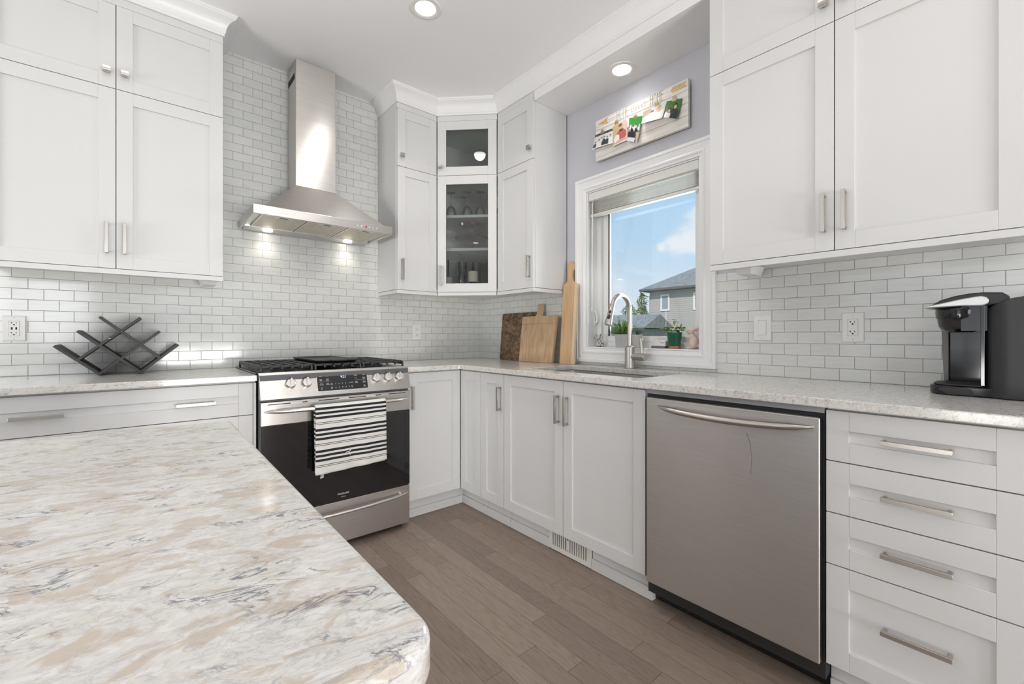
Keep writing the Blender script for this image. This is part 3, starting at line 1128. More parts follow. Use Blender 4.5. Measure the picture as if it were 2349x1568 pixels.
c = base('corner_base_cabinet', 'white corner base cabinet with two doors meeting in the inner corner beside the range', FA, -0.997, -0.003, toe=False)
mk('side_body', G(FB).box(0.615, 0.8315, 0.115, 0.886, 0.003, BD - 0.0195), M.cab, c)
d = door(c, FA, -0.994, -0.6170, BB, BT, BD, fr_u=(0.071, 0.057))
pull(d, FA, -0.960, 0.734, BD, 0.138)
d = door(c, FB, 0.6165, 0.8317, BB, BT, BD)
mk('toe_kick', G(FA).box(-0.997, -0.553, 0.0, 0.1145, TK - 0.015, TK), M.cab, c)
mk('toe_kick', G(FB).box(0.5535, 0.8315, 0.0, 0.1145, TK - 0.015, TK), M.cab, c)
mk('toe_moulding', G(FA).box(-0.997, -0.5655, 0.0, 0.050, TK + 0.0003, 0.565), M.cab, c, bevel=0.002)
mk('toe_moulding', G(FB).box(0.5535, 0.8315, 0.0, 0.050, TK + 0.0003, 0.565), M.cab, c, bevel=0.002)
for fr_, u, v in ((FA, -0.93, 0.026), (FA, -0.78, 0.026), (FA, -0.70, 0.026), (FA, -0.63, 0.026), (FB, 0.78, 0.040)):
    mk('nail_head', G(fr_).lathe([(0.0022, 0), (0.0022, 0.0006)], (u, v, 0.565), 8, (0, 0, 1)), M.blackm, c)

c = base('narrow_base_cabinet', 'narrow white base cabinet with one pull, between the inner corner and the sink cabinet', FB, 0.8335, 1.0535)
d = door(c, FB, 0.8345, 1.0532, BB, BT, BD)
pull(d, FB, 1.0275, 0.742, BD, 0.138)

VN = (1.3655, 1.6475)
c = base('sink_base_cabinet', 'white two-door base cabinet under the sink, left of the dishwasher', FB, 1.0555, 1.9695, vent=VN, hollow=True)
d = door(c, FB, 1.0565, 1.5108, BB, BT, BD)
pull(d, FB, 1.4820, 0.741, BD, 0.138)
d = door(c, FB, 1.5135, 1.9685, BB, BT, BD)
pull(d, FB, 1.5420, 0.738, BD, 0.138)

c = base('drawer_base_cabinet', 'white four-drawer base cabinet right of the dishwasher', FB, 2.5845, 2.987)
zz = [BB, 0.4220, 0.5760, 0.7302, BT]
for z0, z1 in zip(zz[:-1], zz[1:]):
    d = door(c, FB, 2.5860, 2.9855, z0 + (0.0015 if z0 > BB else 0), z1 - (0.0015 if z1 < BT else 0), BD, 'drawer', fr_u=(0.0555, 0.0575))
    pull(d, FB, 2.786, {BB: 0.290, 0.4220: 0.500, 0.5760: 0.655, 0.7302: 0.809}[z0], BD, 0.140, False)

# heating register in the toe kick under the sink
vt = empty('floor_register', (-0.56, -1.506, 0.0), 'cream louvred heating register in the toe kick under the sink cabinet', 'vent')
g = G(FB)
us = [1.367, 1.392] + [1.392 + (k + 1) * (0.225 / 31) for k in range(31)] + [1.646]
g.cells(us, [0.002, 0.024, 0.104, 0.113], lambda a, b: not (b == 1 and 1 <= a <= 31 and (a % 2 == 1)), 0.5555, 0.5640)
mk('faceplate', g, M.vent, vt, bevel=0.0006, seg=1)
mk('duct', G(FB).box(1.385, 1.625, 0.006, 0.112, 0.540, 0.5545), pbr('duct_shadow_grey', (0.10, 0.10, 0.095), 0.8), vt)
mk('lever', G(FB).box(1.4985, 1.5040, 0.040, 0.085, 0.5642, 0.572), M.vent, vt, bevel=0.001)

# ------------------------------------------------------------------ countertops and island
CT, CB = 0.917, 0.8895
CF = 0.645
g = G().box(-2.75, -1.7695, -CF, -0.0015, CB, CT)
mk('countertop', g, M.q_ctr, bevel=0.003, seg=2, label='speckled white quartz counter left of the range, under the wine rack', cat='countertop')
g = G()
xs = [-1.0, -CF, -0.520, -0.128, -0.0015]
ys = [-3.35, -1.885, -1.140, -CF, -0.0015]
g.cells(xs, ys, lambda a, b: (b == 3 or a >= 1) and not (a == 2 and b == 1), CB, CT)
mk('countertop', g, M.q_ctr, bevel=0.003, seg=2, label='L-shaped speckled white quartz counter around the sink and the corner', cat='countertop')


def round_poly(pts, rads, seg=8):
    out = []
    n = len(pts)
    for k in range(n):
        p = Vector(pts[k])
        r = rads[k]
        if r <= 0:
            out.append((p.x, p.y))
            continue
        a = (Vector(pts[k - 1]) - p).normalized()
        b = (Vector(pts[(k + 1) % n]) - p).normalized()
        h = a.angle(b) / 2
        d = r / math.tan(h)
        ctr = p + (a + b).normalized() * (r / sin(h))
        s0 = (p + a * d) - ctr
        s1 = (p + b * d) - ctr
        a0 = atan2(s0.y, s0.x)
        a1 = atan2(s1.y, s1.x)
        da = (a1 - a0 + pi) % (2 * pi) - pi
        for q in range(seg + 1):
            t = a0 + da * q / seg
            out.append((ctr.x + r * cos(t), ctr.y + r * sin(t)))
    return out


isl = round_poly([(-2.031, -1.8395), (-2.036, -2.742), (-3.75, -2.742), (-3.75, -1.67)], [0.010, 0.030, 0.03, 0.01])
g = G().prism(isl, 0.8845, 0.9165)
mk('island_countertop', g, M.q_isl, bevel=0.0075, seg=4, smooth=True, label='large island counter of swirled beige and grey quartz in the foreground', cat='countertop')
ib = empty('kitchen_island', (-2.9, -2.25, 0.0), 'white kitchen island cabinet under the swirled quartz top', 'cabinet')
ip = [(-2.066, -1.885), (-2.066, -2.60), (-3.60, -2.60), (-3.60, -1.76)]
mk('body', G().prism(ip, 0.0, 0.884), M.cab, ib, bevel=0.001)
bp = [(-2.052, -1.870), (-2.052, -2.614), (-3.614, -2.614), (-3.614, -1.742)]
g = G().prism(bp, 0.0, 0.125)
bq = [(-2.059, -1.878), (-2.059, -2.607), (-3.607, -2.607), (-3.607, -1.750)]
g.prism(bq, 0.125, 0.150)
mk('base_moulding', g, M.cab, ib, bevel=0.003)
g = G().box(-2.0655, -2.058, -2.59, -2.53, 0.150, 0.875)
g.box(-2.0655, -2.058, -1.96, -1.90, 0.150, 0.875)
g.box(-2.0655, -2.058, -2.53, -1.96, 0.80, 0.875)
mk('end_panel', g, M.cab, ib, bevel=0.001)

# ------------------------------------------------------------------ the range
RU0, RU1 = -1.763, -1.000
rg = empty('kitchen_range', ((RU0 + RU1) / 2, -0.34, 0.0), 'stainless steel slide-in gas range with a black oven window', 'stove')
side = pbr('dark_range_side', (0.09, 0.09, 0.095), 0.45)
mk('body', G(FA).box(RU0 + 0.003, RU1 - 0.003, 0.030, 0.914, 0.004, 0.652), side, rg)
g = G(FA)
g.box(RU0 - 0.005, RU1 + 0.004, 0.9178, 0.9245, 0.018, 0.60)
g.box(RU0 + 0.003, RU1 - 0.003, 0.9140, 0.9178, 0.018, 0.636)
mk('cooktop', g, M.black, rg, bevel=0.001)
g = G(FA).prism([(0.8005, 0.680), (0.9250, 0.640), (0.9262, 0.634), (0.9255, 0.615), (0.8005, 0.615)], RU0, RU1, ax=0)
cp = mk('control_panel', g, M.st_x, rg, bevel=0.0015)
LP = sqrt(0.04 ** 2 + 0.1245 ** 2)
FP = Frame((0, -0.680, 0.8005), (1, 0, 0), (0, 0.04 / LP, 0.1245 / LP), (0, -0.1245 / LP, 0.04 / LP))
g = G(FP)
g.prism(round_poly([(-1.510, 0.018), (-1.245, 0.018), (-1.245, 0.117), (-1.510, 0.117)], [0.006] * 4, 4), 0.0, 0.0012)
mk('bezel', g, M.chrome, cp)
g = G(FP)
g.prism(round_poly([(-1.506, 0.022), (-1.249, 0.022), (-1.249, 0.113), (-1.506, 0.113)], [0.004] * 4, 4), 0.0012, 0.0018)
mk('display', g, M.screen, cp)
g = G(FP)
mk('clock', g.text('9:21', 0.0175, (-1.3745, 0.0905, 0.0021)), M.led, cp)
g = G(FP)
for body, u, v, sz in (('Bake', -1.489, 0.0985, 0.0068), ('Broil', -1.457, 0.0985, 0.0068), ('Conv\nBake', -1.488, 0.080, 0.0062), ('Conv\nRoast', -1.456, 0.080, 0.0062),
                       ('Conv\nConvert', -1.4865, 0.0575, 0.0058), ('Keep\nWarm', -1.456, 0.0575, 0.0062), ('Air\nFry', -1.487, 0.0355, 0.0062),
                       ('Self\nClean', -1.310, 0.0985, 0.0075), ('Add 1\nMinute', -1.3085, 0.0580, 0.0058), ('Bake\nTime', -1.266, 0.0985, 0.0062),
                       ('Delay\nStart', -1.2665, 0.0775, 0.0060), ('Timer\nOn/Off', -1.267, 0.0565, 0.0056), ('Set\nClock', -1.267, 0.0355, 0.0060),
                       ('START', -1.333, 0.0575, 0.0056), ('Warm', -1.310, 0.0790, 0.0050)):
    g.text(body, sz, (u, v, 0.0020))
for k, ch in enumerate('12345'):
    g.text(ch, 0.0080, (-1.418 + k * 0.0175, 0.0560, 0.0020))
for k, ch in enumerate('67890'):
    g.text(ch, 0.0080, (-1.418 + k * 0.0175, 0.0360, 0.0020))
for v in (0.0560, 0.0360):
    pts = [(-1.437 + 0.0042 * cos(t * pi / 8), v + 0.0042 * sin(t * pi / 8), 0.0020) for t in range(17)]
    g.tube(pts, 0.00055, 5)
g.tube([(-1.334 + 0.0032 * cos(t), 0.038 + 0.0032 * sin(t), 0.0020) for t in [-1.1 + 5.3 * q / 12 for q in range(13)]], 0.00055, 5)
g.box(-1.3355, -1.3325, 0.0312, 0.0330, 0.0019, 0.0022)
g.box(-1.500, -1.445, 0.0690, 0.0694, 0.0019, 0.0021)
g.box(-1.318, -1.254, 0.0690, 0.0694, 0.0019, 0.0021)
mk('panel_lettering', g, M.mark, cp)
for u in (-1.631, -1.558, -1.201, -1.134, -1.067):
    g = G(FP)
    g.lathe([(0.0245, 0.0), (0.0250, 0.004), (0.0240, 0.009), (0.0220, 0.022), (0.0195, 0.0255), (0.0, 0.026)], (u, 0.070, 0.0005), 28, (0, 0, 1), cap=False)
    for s_ in (-1, 1):
        g.hexa([(u - 0.0062 + s_ * 0.0, 0.070 - 0.0225, 0.010), (u + 0.0062, 0.070 - 0.0225, 0.010), (u + 0.0062, 0.070 + 0.0235, 0.010), (u - 0.0062, 0.070 + 0.0235, 0.010)],
               [(u - 0.0045, 0.070 - 0.0195, 0.0375), (u + 0.0045, 0.070 - 0.0195, 0.0375), (u + 0.0045, 0.070 + 0.0215, 0.0375), (u - 0.0045, 0.070 + 0.0215, 0.0375)]) if s_ > 0 else None
    mk('knob', g, M.knobm, cp, bevel=0.0012, smooth=True)
for u in (-1.631, -1.558, -1.201, -1.134, -1.067):
    g = G(FP)
    g.lathe([(0.0022, 0.0), (0.0022, 0.0004)], (u - 0.006, 0.1085, 0.0), 8, (0, 0, 1))
    for a, b in ((0.002, 0.0), (0.007, 0.0), (0.002, 0.004), (0.007, 0.004)):
        g.box(u + a, u + a + 0.003, 0.1065 + b, 0.1085 + b, 0.0, 0.0003)
    mk('burner_mark', g, M.darkmark, cp)
# oven door
DU0, DU1 = RU0 + 0.003, RU1 - 0.003
dr = mk('oven_door', G(FA).box(DU0, DU1, 0.678, 0.788, 0.653, 0.675), M.st_x, rg, bevel=0.002)
mk('oven_window', G(FA).box(DU0, DU1, 0.2505, 0.6775, 0.653, 0.674), M.oven, dr, bevel=0.002)
g = G(FA)
g.prism(round_poly([(-1.737, 0.7725), (-1.026, 0.7725), (-1.026, 0.7805), (-1.737, 0.7805)], [0.0035] * 4, 3), 0.6750, 0.6754)
mk('vent_recess', g, M.chrome, dr)
for a, b in ((-1.732, -1.633), (-1.580, -1.557), (-1.504, -1.403), (-1.354, -1.260), (-1.206, -1.177), (-1.131, -1.030)):
    mk('vent_slot', G(FA).box(a, b, 0.7745, 0.7790, 0.6754, 0.6757), M.slot, dr)


def bowed_handle(parent, fr, u0, u1, v, w0, bow, h, d, droop=0.0, mat=None, posts=()):
    """bar with pointed ends bowed away from the door, section h high and d deep"""
    g = G(fr)
    path, rad = [], []
    N = 36
    for k in range(N + 1):
        t = k / N
        e = min(t, 1 - t) * (u1 - u0)
        f = min(1.0, e / 0.085)
        s_ = sin(f * pi / 2) ** 0.75 if f > 0 else 0
        arch = 1 - (2 * t - 1) ** 2
        path.append((u0 + (u1 - u0) * t, v - droop * arch, w0 + bow * (0.35 * s_ + 0.65 * arch)))
        rad.append((max(0.0014, h / 2 * (0.18 + 0.82 * s_)), max(0.0012, d / 2 * (0.2 + 0.8 * s_))))
    g.tube(path, rad, 18, up=fr.v)
    for u in posts:
        t = (u - u0) / (u1 - u0)
        g.lathe([(0.008, 0), (0.008, bow * 0.6)], (u, v - droop * 0.2, w0 - 0.004), 10, (0, 0, 1))
    return mk('handle', g, mat or M.knobm, parent, smooth=True)


bowed_handle(dr, FA, -1.747, -1.012, 0.744, 0.681, 0.040, 0.025, 0.020, posts=(-1.70, -1.06))
g = G(FA)
g.text('FRIGIDAIRE', 0.0118, (-1.381, 0.2815, 0.6746))
g.text('GALLERY', 0.0058, (-1.381, 0.2655, 0.6746))
mk('maker_lettering', g, M.mark, dr)
dw_ = mk('storage_drawer', G(FA).box(DU0, DU1, 0.0285, 0.2440, 0.653, 0.672), M.st_x, rg, bevel=0.002)
bowed_handle(dw_, FA, -1.745, -1.014, 0.204, 0.676, 0.038, 0.022, 0.018, 0.006, posts=(-1.70, -1.06))
for u in (-1.715, -1.048):
    for w_ in (0.08, 0.615):
        mk('foot', G(FA).lathe([(0.020, 0.0), (0.020, 0.008), (0.011, 0.010), (0.011, 0.032)], (u, 0.0, w_), 14, (0, 1, 0)), M.blackm, rg)
mk('hinge_pin', G(FA).lathe([(0.004, 0), (0.004, 0.003)], (-1.012, 0.2475, 0.672), 10, (0, 0, 1)), M.chrome, rg)
# burners
for u, w_, r in ((-1.62, 0.18, 0.040), (-1.62, 0.46, 0.046), (-1.14, 0.18, 0.040), (-1.14, 0.46, 0.050), (-1.38, 0.32, 0.036)):
    g = G(FA)
    g.lathe([(r + 0.012, 0), (r + 0.010, 0.006), (r, 0.008), (r, 0.013), (r - 0.004, 0.017), (0.0, 0.018)], (u, 0.9246, w_), 24, (0, 1, 0), cap=False)
    mk('burner_cap', g, M.iron, rg, smooth=True)
# three continuous cast iron grates
GU = [-1.757, -1.508, -1.255, -1.004]
GT = 0.958
sqb = [(-1, -1), (1, -1), (1, 1), (-1, 1)]
for k in range(3):
    a, b = GU[k] + 0.003, GU[k + 1] - 0.003
    g = G(FA)
    for q in range(6):
        u = a + 0.006 + (b - a - 0.012) * q / 5
        edge = q in (0, 5)
        path = [(u, 0.9250 if edge else 0.936, 0.602), (u, 0.944, 0.601), (u, 0.951, 0.594), (u, 0.9525, 0.580)]
        if not edge and k != 1:
            path += [(u, 0.9525, 0.52), (u, 0.9525, 0.46), (u, 0.9525, 0.20), (u, 0.9525, 0.12)]
        else:
            path += [(u, 0.9525, 0.45), (u, 0.9525, 0.20)]
        path += [(u, 0.9525, 0.050), (u, 0.951, 0.038), (u, 0.944, 0.030), (u, 0.9250 if edge else 0.936, 0.029)]
        g.tube(path, (0.0052, 0.0055), up=(1, 0, 0), sq=sqb)
    for w_ in (0.045, 0.32, 0.585):
        g.box(a, b, 0.944, 0.9565, w_ - 0.0055, w_ + 0.0055)
    for s_ in (a + 0.006, b - 0.006):
        g.box(s_ - 0.005, s_ + 0.005, 0.936, 0.948, 0.045, 0.585)
    for q in (0.20, 0.45):
        g.box(a, b, 0.9475, 0.9568, q - 0.004, q + 0.004)
    mk('grate', g, M.iron, rg, bevel=0.0022, seg=2)

# griddle resting on the middle grate
gp = empty('griddle', (-1.378, -0.36, 0.9578), 'black cast iron griddle plate lying on the middle grate of the range', 'griddle')
out = round_poly([(-1.497, -0.585), (-1.262, -0.585), (-1.262, -0.135), (-1.497, -0.135)], [0.02] * 4, 4)
inn = round_poly([(-1.487, -0.575), (-1.272, -0.575), (-1.272, -0.145), (-1.487, -0.145)], [0.013] * 4, 4)
lo = round_poly([(-1.478, -0.566), (-1.281, -0.566), (-1.281, -0.154), (-1.478, -0.154)], [0.012] * 4, 4)
g = G()
n = len(out)
rings = []
for poly, z in ((lo, 0.9580), (out, 0.9700), (out, 0.9760), (inn, 0.9760), (lo, 0.9690)):
    i0 = len(g.v)
    for p in poly:
        g.pt((p[0], p[1], z))
    rings.append(i0)
for k in range(len(rings) - 1):
    for j in range(n):
        j2 = (j + 1) % n
        g.face((rings[k] + j, rings[k] + j2, rings[k + 1] + j2, rings[k + 1] + j))
g.face([rings[0] + n - 1 - j for j in range(n)])
g.face([rings[-1] + j for j in range(n)])
mk('plate', g, M.iron, gp, smooth=True)
g = G()
for y in (-0.598, -0.122):
    g.prism(round_poly([(-1.42, y - 0.014), (-1.34, y - 0.014), (-1.34, y + 0.014), (-1.42, y + 0.014)], [0.01] * 4, 4), 0.9690, 0.9755)
mk('grip', g, M.iron, gp, bevel=0.002)

# striped towel over the oven handle
ZB = 0.436
TU0, TU1 = -1.5355, -1.1725


def towel_pt(a, b, back=False):
    """a across, b along from the back hem over the bar to the front hem"""
    u = TU0 + (TU1 - TU0) * a
    hw, hv, r = 0.7135, 0.744, 0.0165
    arch = 1 - (2 * ((u + 1.747) / 0.735) - 1) ** 2
    hw = 0.681 + 0.040 * (0.35 + 0.65 * arch)
    Lf, Lb = 0.308 + 0.012 * (1 - a), 0.325
    arc = pi * r
    s_ = b * (Lb + arc + Lf)
    wave = 0.0035 * sin(a * 9.0 + 0.6) + 0.002 * sin(a * 21.0)
    if s_ < Lb:
        d = (Lb - s_)
        return (u + 0.012 * (d / Lb) * 0.5, hv - d, hw - r + 0.002 + wave * 0.6 * d / Lb)
    if s_ < Lb + arc:
        t = (s_ - Lb) / r
        return (u, hv + r * 1.05 * sin(t), hw - r * cos(t))
    d = s_ - Lb - arc
    sag = 0.004 * sin(a * pi) * d / Lf
    return (u - 0.004 * (d / Lf) * (1 - a), hv - d - sag * 0.6, hw + r + wave * (0.3 + d / Lf) + 0.010 * d / Lf)


tw = empty('dish_towel', (-1.354, -0.72, 0.744), 'black and white striped dish towel hanging over the oven door handle', 'towel')
g = G(FA).grid(lambda a, b: towel_pt(a, b), 40, 90)
o = mk('cloth', g, towel_mat(ZB), tw, smooth=True, ang=180, origin=(0, 0, 0))
md = o.modifiers.new('thick', 'SOLIDIFY')
md.thickness = 0.0025
md.offset = 0.0
g = G(FA)
g.grid(lambda a, b: (-1.512 + 0.012 * a * (1 + b * 0.6) + 0.004 * b + 0.003 * sin(b * 5), 0.440 - 0.042 * b - 0.004 * sin(a * 7), 0.722 + 0.006 * sin(a * 8 + b * 3)), 8, 8)
g.grid(lambda a, b: (-1.503 + 0.013 * a - 0.008 * b * a, 0.440 - 0.034 * b, 0.727 + 0.004 * sin(a * 6 + 1)), 6, 6)
o = mk('corner_tag', g, pbr('white_cotton', (0.74, 0.72, 0.69), 0.9), tw, smooth=True, ang=180)
md = o.modifiers.new('thick', 'SOLIDIFY')
md.thickness = 0.0015
g = G(FA)
g.tube([(-1.398, 0.510, 0.752), (-1.390, 0.518, 0.756), (-1.380, 0.514, 0.757), (-1.372, 0.504, 0.756)], 0.0012, 6)
g.tube([(-1.388, 0.515, 0.756), (-1.374, 0.522, 0.758), (-1.366, 0.533, 0.757)], 0.0012, 6)
g.tube([(-1.384, 0.514, 0.757), (-1.378, 0.502, 0.757), (-1.372, 0.497, 0.756)], 0.0010, 6)
mk('loose_thread', g, pbr('white_cotton_thread', (0.78, 0.77, 0.74), 0.9), tw)

# ------------------------------------------------------------------ range hood
hd = empty('range_hood', (-1.3755, -0.2, 1.7265), 'stainless steel chimney range hood on the tiled wall above the range', 'range hood')
HX0, HX1, HY = -1.7515, -0.9995, -0.440
HZ0, HZ1 = 1.7265, 1.7745
g = G()
g.cells([HX0, HX0 + 0.012, HX1 - 0.012, HX1], [HY, HY + 0.012, -0.020, -0.002], lambda a, b: not (a == 1 and b == 1), HZ0, HZ1)
mk('canopy_lip', g, M.st_x, hd, bevel=0.002)
g = G().hexa([(HX0 + 0.050, HY + 0.006, HZ1), (HX1 - 0.050, HY + 0.006, HZ1), (HX1 - 0.050, -0.002, HZ1), (HX0 + 0.050, -0.002, HZ1)],
             [(-1.4905, -0.190, 1.9880), (-1.2590, -0.190, 1.9880), (-1.2590, -0.002, 1.9880), (-1.4905, -0.002, 1.9880)])
g.box(HX0 + 0.004, HX1 - 0.004, HY + 0.004, -0.003, HZ1 - 0.004, HZ1 + 0.0004)
mk('canopy', g, M.st_x, hd, bevel=0.001)
mk('chimney', G().box(-1.4900, -1.2595, -0.1895, -0.002, 1.9885, 2.395), M.st_x, hd, bevel=0.0015)
ch = mk('chimney_extension', G().box(-1.4885, -1.2610, -0.1880, -0.002, 2.390, 2.7395), M.st_x, hd, bevel=0.0015)
for k in range(6):
    mk('vent_slot', G().box(-1.4893, -1.4884, -0.157, -0.015, 2.632 + k * 0.0065, 2.6365 + k * 0.0065), M.slot, ch)
mk('filter_frame', G().box(HX0 + 0.0125, HX1 - 0.0125, HY + 0.0125, -0.0205, HZ0 + 0.012, HZ0 + 0.016), M.metalbar, hd)
fx0, fx1 = HX0 + 0.040, HX1 - 0.040
for k in range(3):
    a = fx0 + (fx1 - fx0) * k / 3 + 0.008
    b = fx0 + (fx1 - fx0) * (k + 1) / 3 - 0.008
    f = mk('grease_filter', G().box(a, b, HY + 0.030, -0.105, HZ0 + 0.006, HZ0 + 0.0118), M.filt, hd, bevel=0.001)
    g = G()
    g.cells([a - 0.004, a + 0.003, b - 0.003, b + 0.004], [HY + 0.026, HY + 0.033, -0.108, -0.101], lambda p, q: not (p == 1 and q == 1), HZ0 + 0.004, HZ0 + 0.0118)
    mk('rim', g, M.metalbar, f)
    m_ = (a + b) / 2
    g = G().box(m_ - 0.045, m_ + 0.045, HY + 0.034, HY + 0.056, HZ0 + 0.003, HZ0 + 0.006)
    mk('latch', g, M.metalbar, f, bevel=0.001)
    mk('latch_slot', G().box(m_ - 0.020, m_ + 0.020, HY + 0.040, HY + 0.050, HZ0 + 0.0022, HZ0 + 0.003), M.slot, f)
mk('light_bar', G().hexa([(HX0 + 0.014, -0.098, HZ0 + 0.003), (HX1 - 0.014, -0.098, HZ0 + 0.003), (HX1 - 0.014, -0.0205, HZ0 - 0.004), (HX0 + 0.014, -0.0205, HZ0 - 0.004)],
                         [(HX0 + 0.014, -0.098, HZ0 + 0.0118), (HX1 - 0.014, -0.098, HZ0 + 0.0118), (HX1 - 0.014, -0.0205, HZ0 + 0.0118), (HX0 + 0.014, -0.0205, HZ0 + 0.0118)]), M.st_x, hd)
for x in (-1.612, -1.139):
    mk('lamp', G().lathe([(0.026, 0.0), (0.026, 0.004)], (x, -0.058, HZ0 - 0.0045), 20), M.hoodlens, hd)
    d = bpy.data.lights.new('hood_lamp', 'SPOT')
    d.energy = 1.5
    d.spot_size = radians(125)
    d.spot_blend = 0.9
    d.shadow_soft_size = 0.024
    d.color = (1.0, 0.93, 0.82)
    lo_ = bpy.data.objects.new('hood_lamp_light', d)
    COL.objects.link(lo_)
    lo_.parent = hd
    lo_.location = Vector((x, -0.058, HZ0 - 0.010)) - W0[hd]
    lo_.rotation_euler = (0, 0, 0)
g = G(FA)
g.text('Cyclone', 0.0195, (-1.627, 1.7515, 0.4404))
g.ell((-1.596, 1.7475, 0.4402), (0.006, 0.006, 0.0006), 12, 6)
mk('logo', g, M.mark, hd)
for k, u in enumerate((-1.213, -1.190, -1.166, -1.142, -1.119, -1.097)):
    mk('button', G(FA).lathe([(0.0065, 0), (0.0065, 0.003), (0.0055, 0.0042), (0.0, 0.0045)], (u, 1.7485, 0.440), 14, (0, 0, 1), cap=False),
       pbr('red_display', (0.5, 0.08, 0.08), 0.3) if k == 2 else M.chrome, hd, smooth=True)

# ------------------------------------------------------------------ dishwasher
dwm = empty('dishwasher', (-0.35, -2.278, 0.0), 'stainless steel dishwasher between the sink cabinet and the drawers', 'dishwasher')
DWU0, DWU1 = 1.985, 2.5745
mk('tub', G(FB).box(1.9745, 2.5815, 0.060, 0.868, 0.05, 0.600), M.blackm, dwm)
mk('mounting_strip', G(FB).box(1.9720, 2.5815, 0.8690, 0.8865, 0.50, 0.612), pbr('grey_strip', (0.38, 0.385, 0.40), 0.5), dwm)
dd = mk('door', G(FB).box(DWU0, DWU1, 0.115, 0.8555, 0.602, 0.632), M.st_y, dwm, bevel=0.004, seg=3)
mk('gasket', G(FB).box(DWU0 - 0.006, DWU1 + 0.004, 0.110, 0.8620, 0.592, 0.6018), M.blackm, dwm)
bowed_handle(dd, FB, 2.036, 2.560, 0.8270, 0.633, 0.034, 0.036, 0.024, 0.013, M.nickel)
g = G(FB)
g.tube([(2.368, 0.776, 0.6325), (2.378, 0.745, 0.6325), (2.3835, 0.70, 0.6325), (2.3815, 0.655, 0.6325), (2.3800, 0.640, 0.6325)], [0.0012, 0.0012, 0.001, 0.001, 0.0016], 6)
mk('drip_stain', g, pbr('drip_mark', (0.20, 0.19, 0.18), 0.6), dd)
mk('kick_plate', G(FB).box(1.9740, 2.5815, 0.004, 0.108, 0.520, 0.540), M.black, dwm)
for u in (2.000, 2.555):
    mk('kick_screw', G(FB).lathe([(0.005, 0), (0.005, 0.001)], (u, 0.075, 0.540), 10, (0, 0, 1)), M.greyp, dwm)

# ------------------------------------------------------------------ sink and faucet
sk = empty('sink', (-0.324, -1.51, 0.70), 'undermount stainless steel sink set into the counter below the window', 'sink')
sx0, sx1, sy0, sy1 = -0.532, -0.116, -1.897, -1.128
g = G()
o_ = round_poly([(sx0, sy0), (sx1, sy0), (sx1, sy1), (sx0, sy1)], [0.02] * 4, 4)
i_ = round_poly([(sx0 + 0.022, sy0 + 0.022), (sx1 - 0.022, sy0 + 0.022), (sx1 - 0.022, sy1 - 0.022), (sx0 + 0.022, sy1 - 0.022)], [0.03] * 4, 4)
b_ = round_poly([(sx0 + 0.035, sy0 + 0.035), (sx1 - 0.035, sy0 + 0.035), (sx1 - 0.035, sy1 - 0.035), (sx0 + 0.035, sy1 - 0.035)], [0.03] * 4, 4)
n = len(o_)
rings = []
for poly, z in ((o_, 0.8885), (i_, 0.8885), (i_, 0.700), (b_, 0.680)):
    i0 = len(g.v)
    for p in poly:
        g.pt((p[0], p[1], z))
    rings.append(i0)
for k in range(3):
    for j in range(n):
        j2 = (j + 1) % n
        g.face((rings[k] + j, rings[k] + j2, rings[k + 1] + j2, rings[k + 1] + j))
g.face([rings[-1] + j for j in range(n)])
mk('basin', g, M.st_plain, sk, smooth=True)
mk('drain', G().lathe([(0.045, 0), (0.045, 0.003), (0.03, 0.004), (0.0, 0.002)], (-0.324, -1.51, 0.6805), 20, cap=False), M.chrome, sk, smooth=True)

fc = empty('faucet', (-0.07, -1.520, CT), 'brushed nickel gooseneck faucet in front of the window', 'faucet')
FX, FY = -0.070, -1.520
g = G().lathe([(0.0270, 0.0), (0.0285, 0.003), (0.0275, 0.006), (0.0275, 0.118), (0.0265, 0.122), (0.0200, 0.124), (0.0150, 0.128)], (FX, FY, CT), 24)
mk('body', g, M.nickel, fc, smooth=True)
pts = [(FX, FY, CT + 0.118), (FX, FY, CT + 0.20)]
zc, rr_ = 1.2425, 0.0825
for k in range(0, 17):
    t = pi - radians(160) * k / 16
    pts.append((FX - rr_ - rr_ * cos(t), FY, zc + rr_ * sin(t)))
mk('spout', G().tube(pts, 0.0128, 16), M.nickel, fc, smooth=True)
e0 = Vector(pts[-1])
dv = Vector((-0.342, 0, -0.94))
hp = [e0 - dv * 0.002, e0 + dv * 0.020, e0 + dv * 0.024, e0 + dv * 0.060, e0 + dv * 0.110, e0 + dv * 0.118]
sh = mk('spray_head', G().tube(hp, [0.0138, 0.0140, 0.0150, 0.0160, 0.0195, 0.0185], 18), M.nickel, fc, smooth=True)
nrm = Vector((-0.94, 0, 0.342))
rotm = Matrix((nrm.cross(Vector((0, 1, 0))), Vector((0, 1, 0)), nrm)).transposed().to_3x3()
sn = (nrm * 0.75 + Vector((0, 0.0, 0)) + Vector((0, -0.35, 0))).normalized()
g = G()
X_ = dv
Y_ = sn.cross(dv)
for c_, a_, b_2 in ((e0 + dv * 0.048 + sn * 0.0145, 0.0105, 0.0070), (e0 + dv * 0.078 + sn * 0.0158, 0.0165, 0.0085)):
    m3 = Matrix((X_, Y_, sn)).transposed()
    g.ell(c_, (a_, b_2, 0.0035), 14, 8, m3)
mk('spray_buttons', g, M.blackm, sh, smooth=True)
g = G()
g.tube([(FX, FY - 0.015, 0.985), (FX, FY - 0.058, 0.985)], [0.0195, 0.0195], 20)
g.tube([(FX, FY - 0.060, 0.985), (FX, FY - 0.098, 0.985), (FX, FY - 0.100, 0.985)], [0.0215, 0.0215, 0.0195], 20)
mk('valve', g, M.nickel, fc, smooth=True)
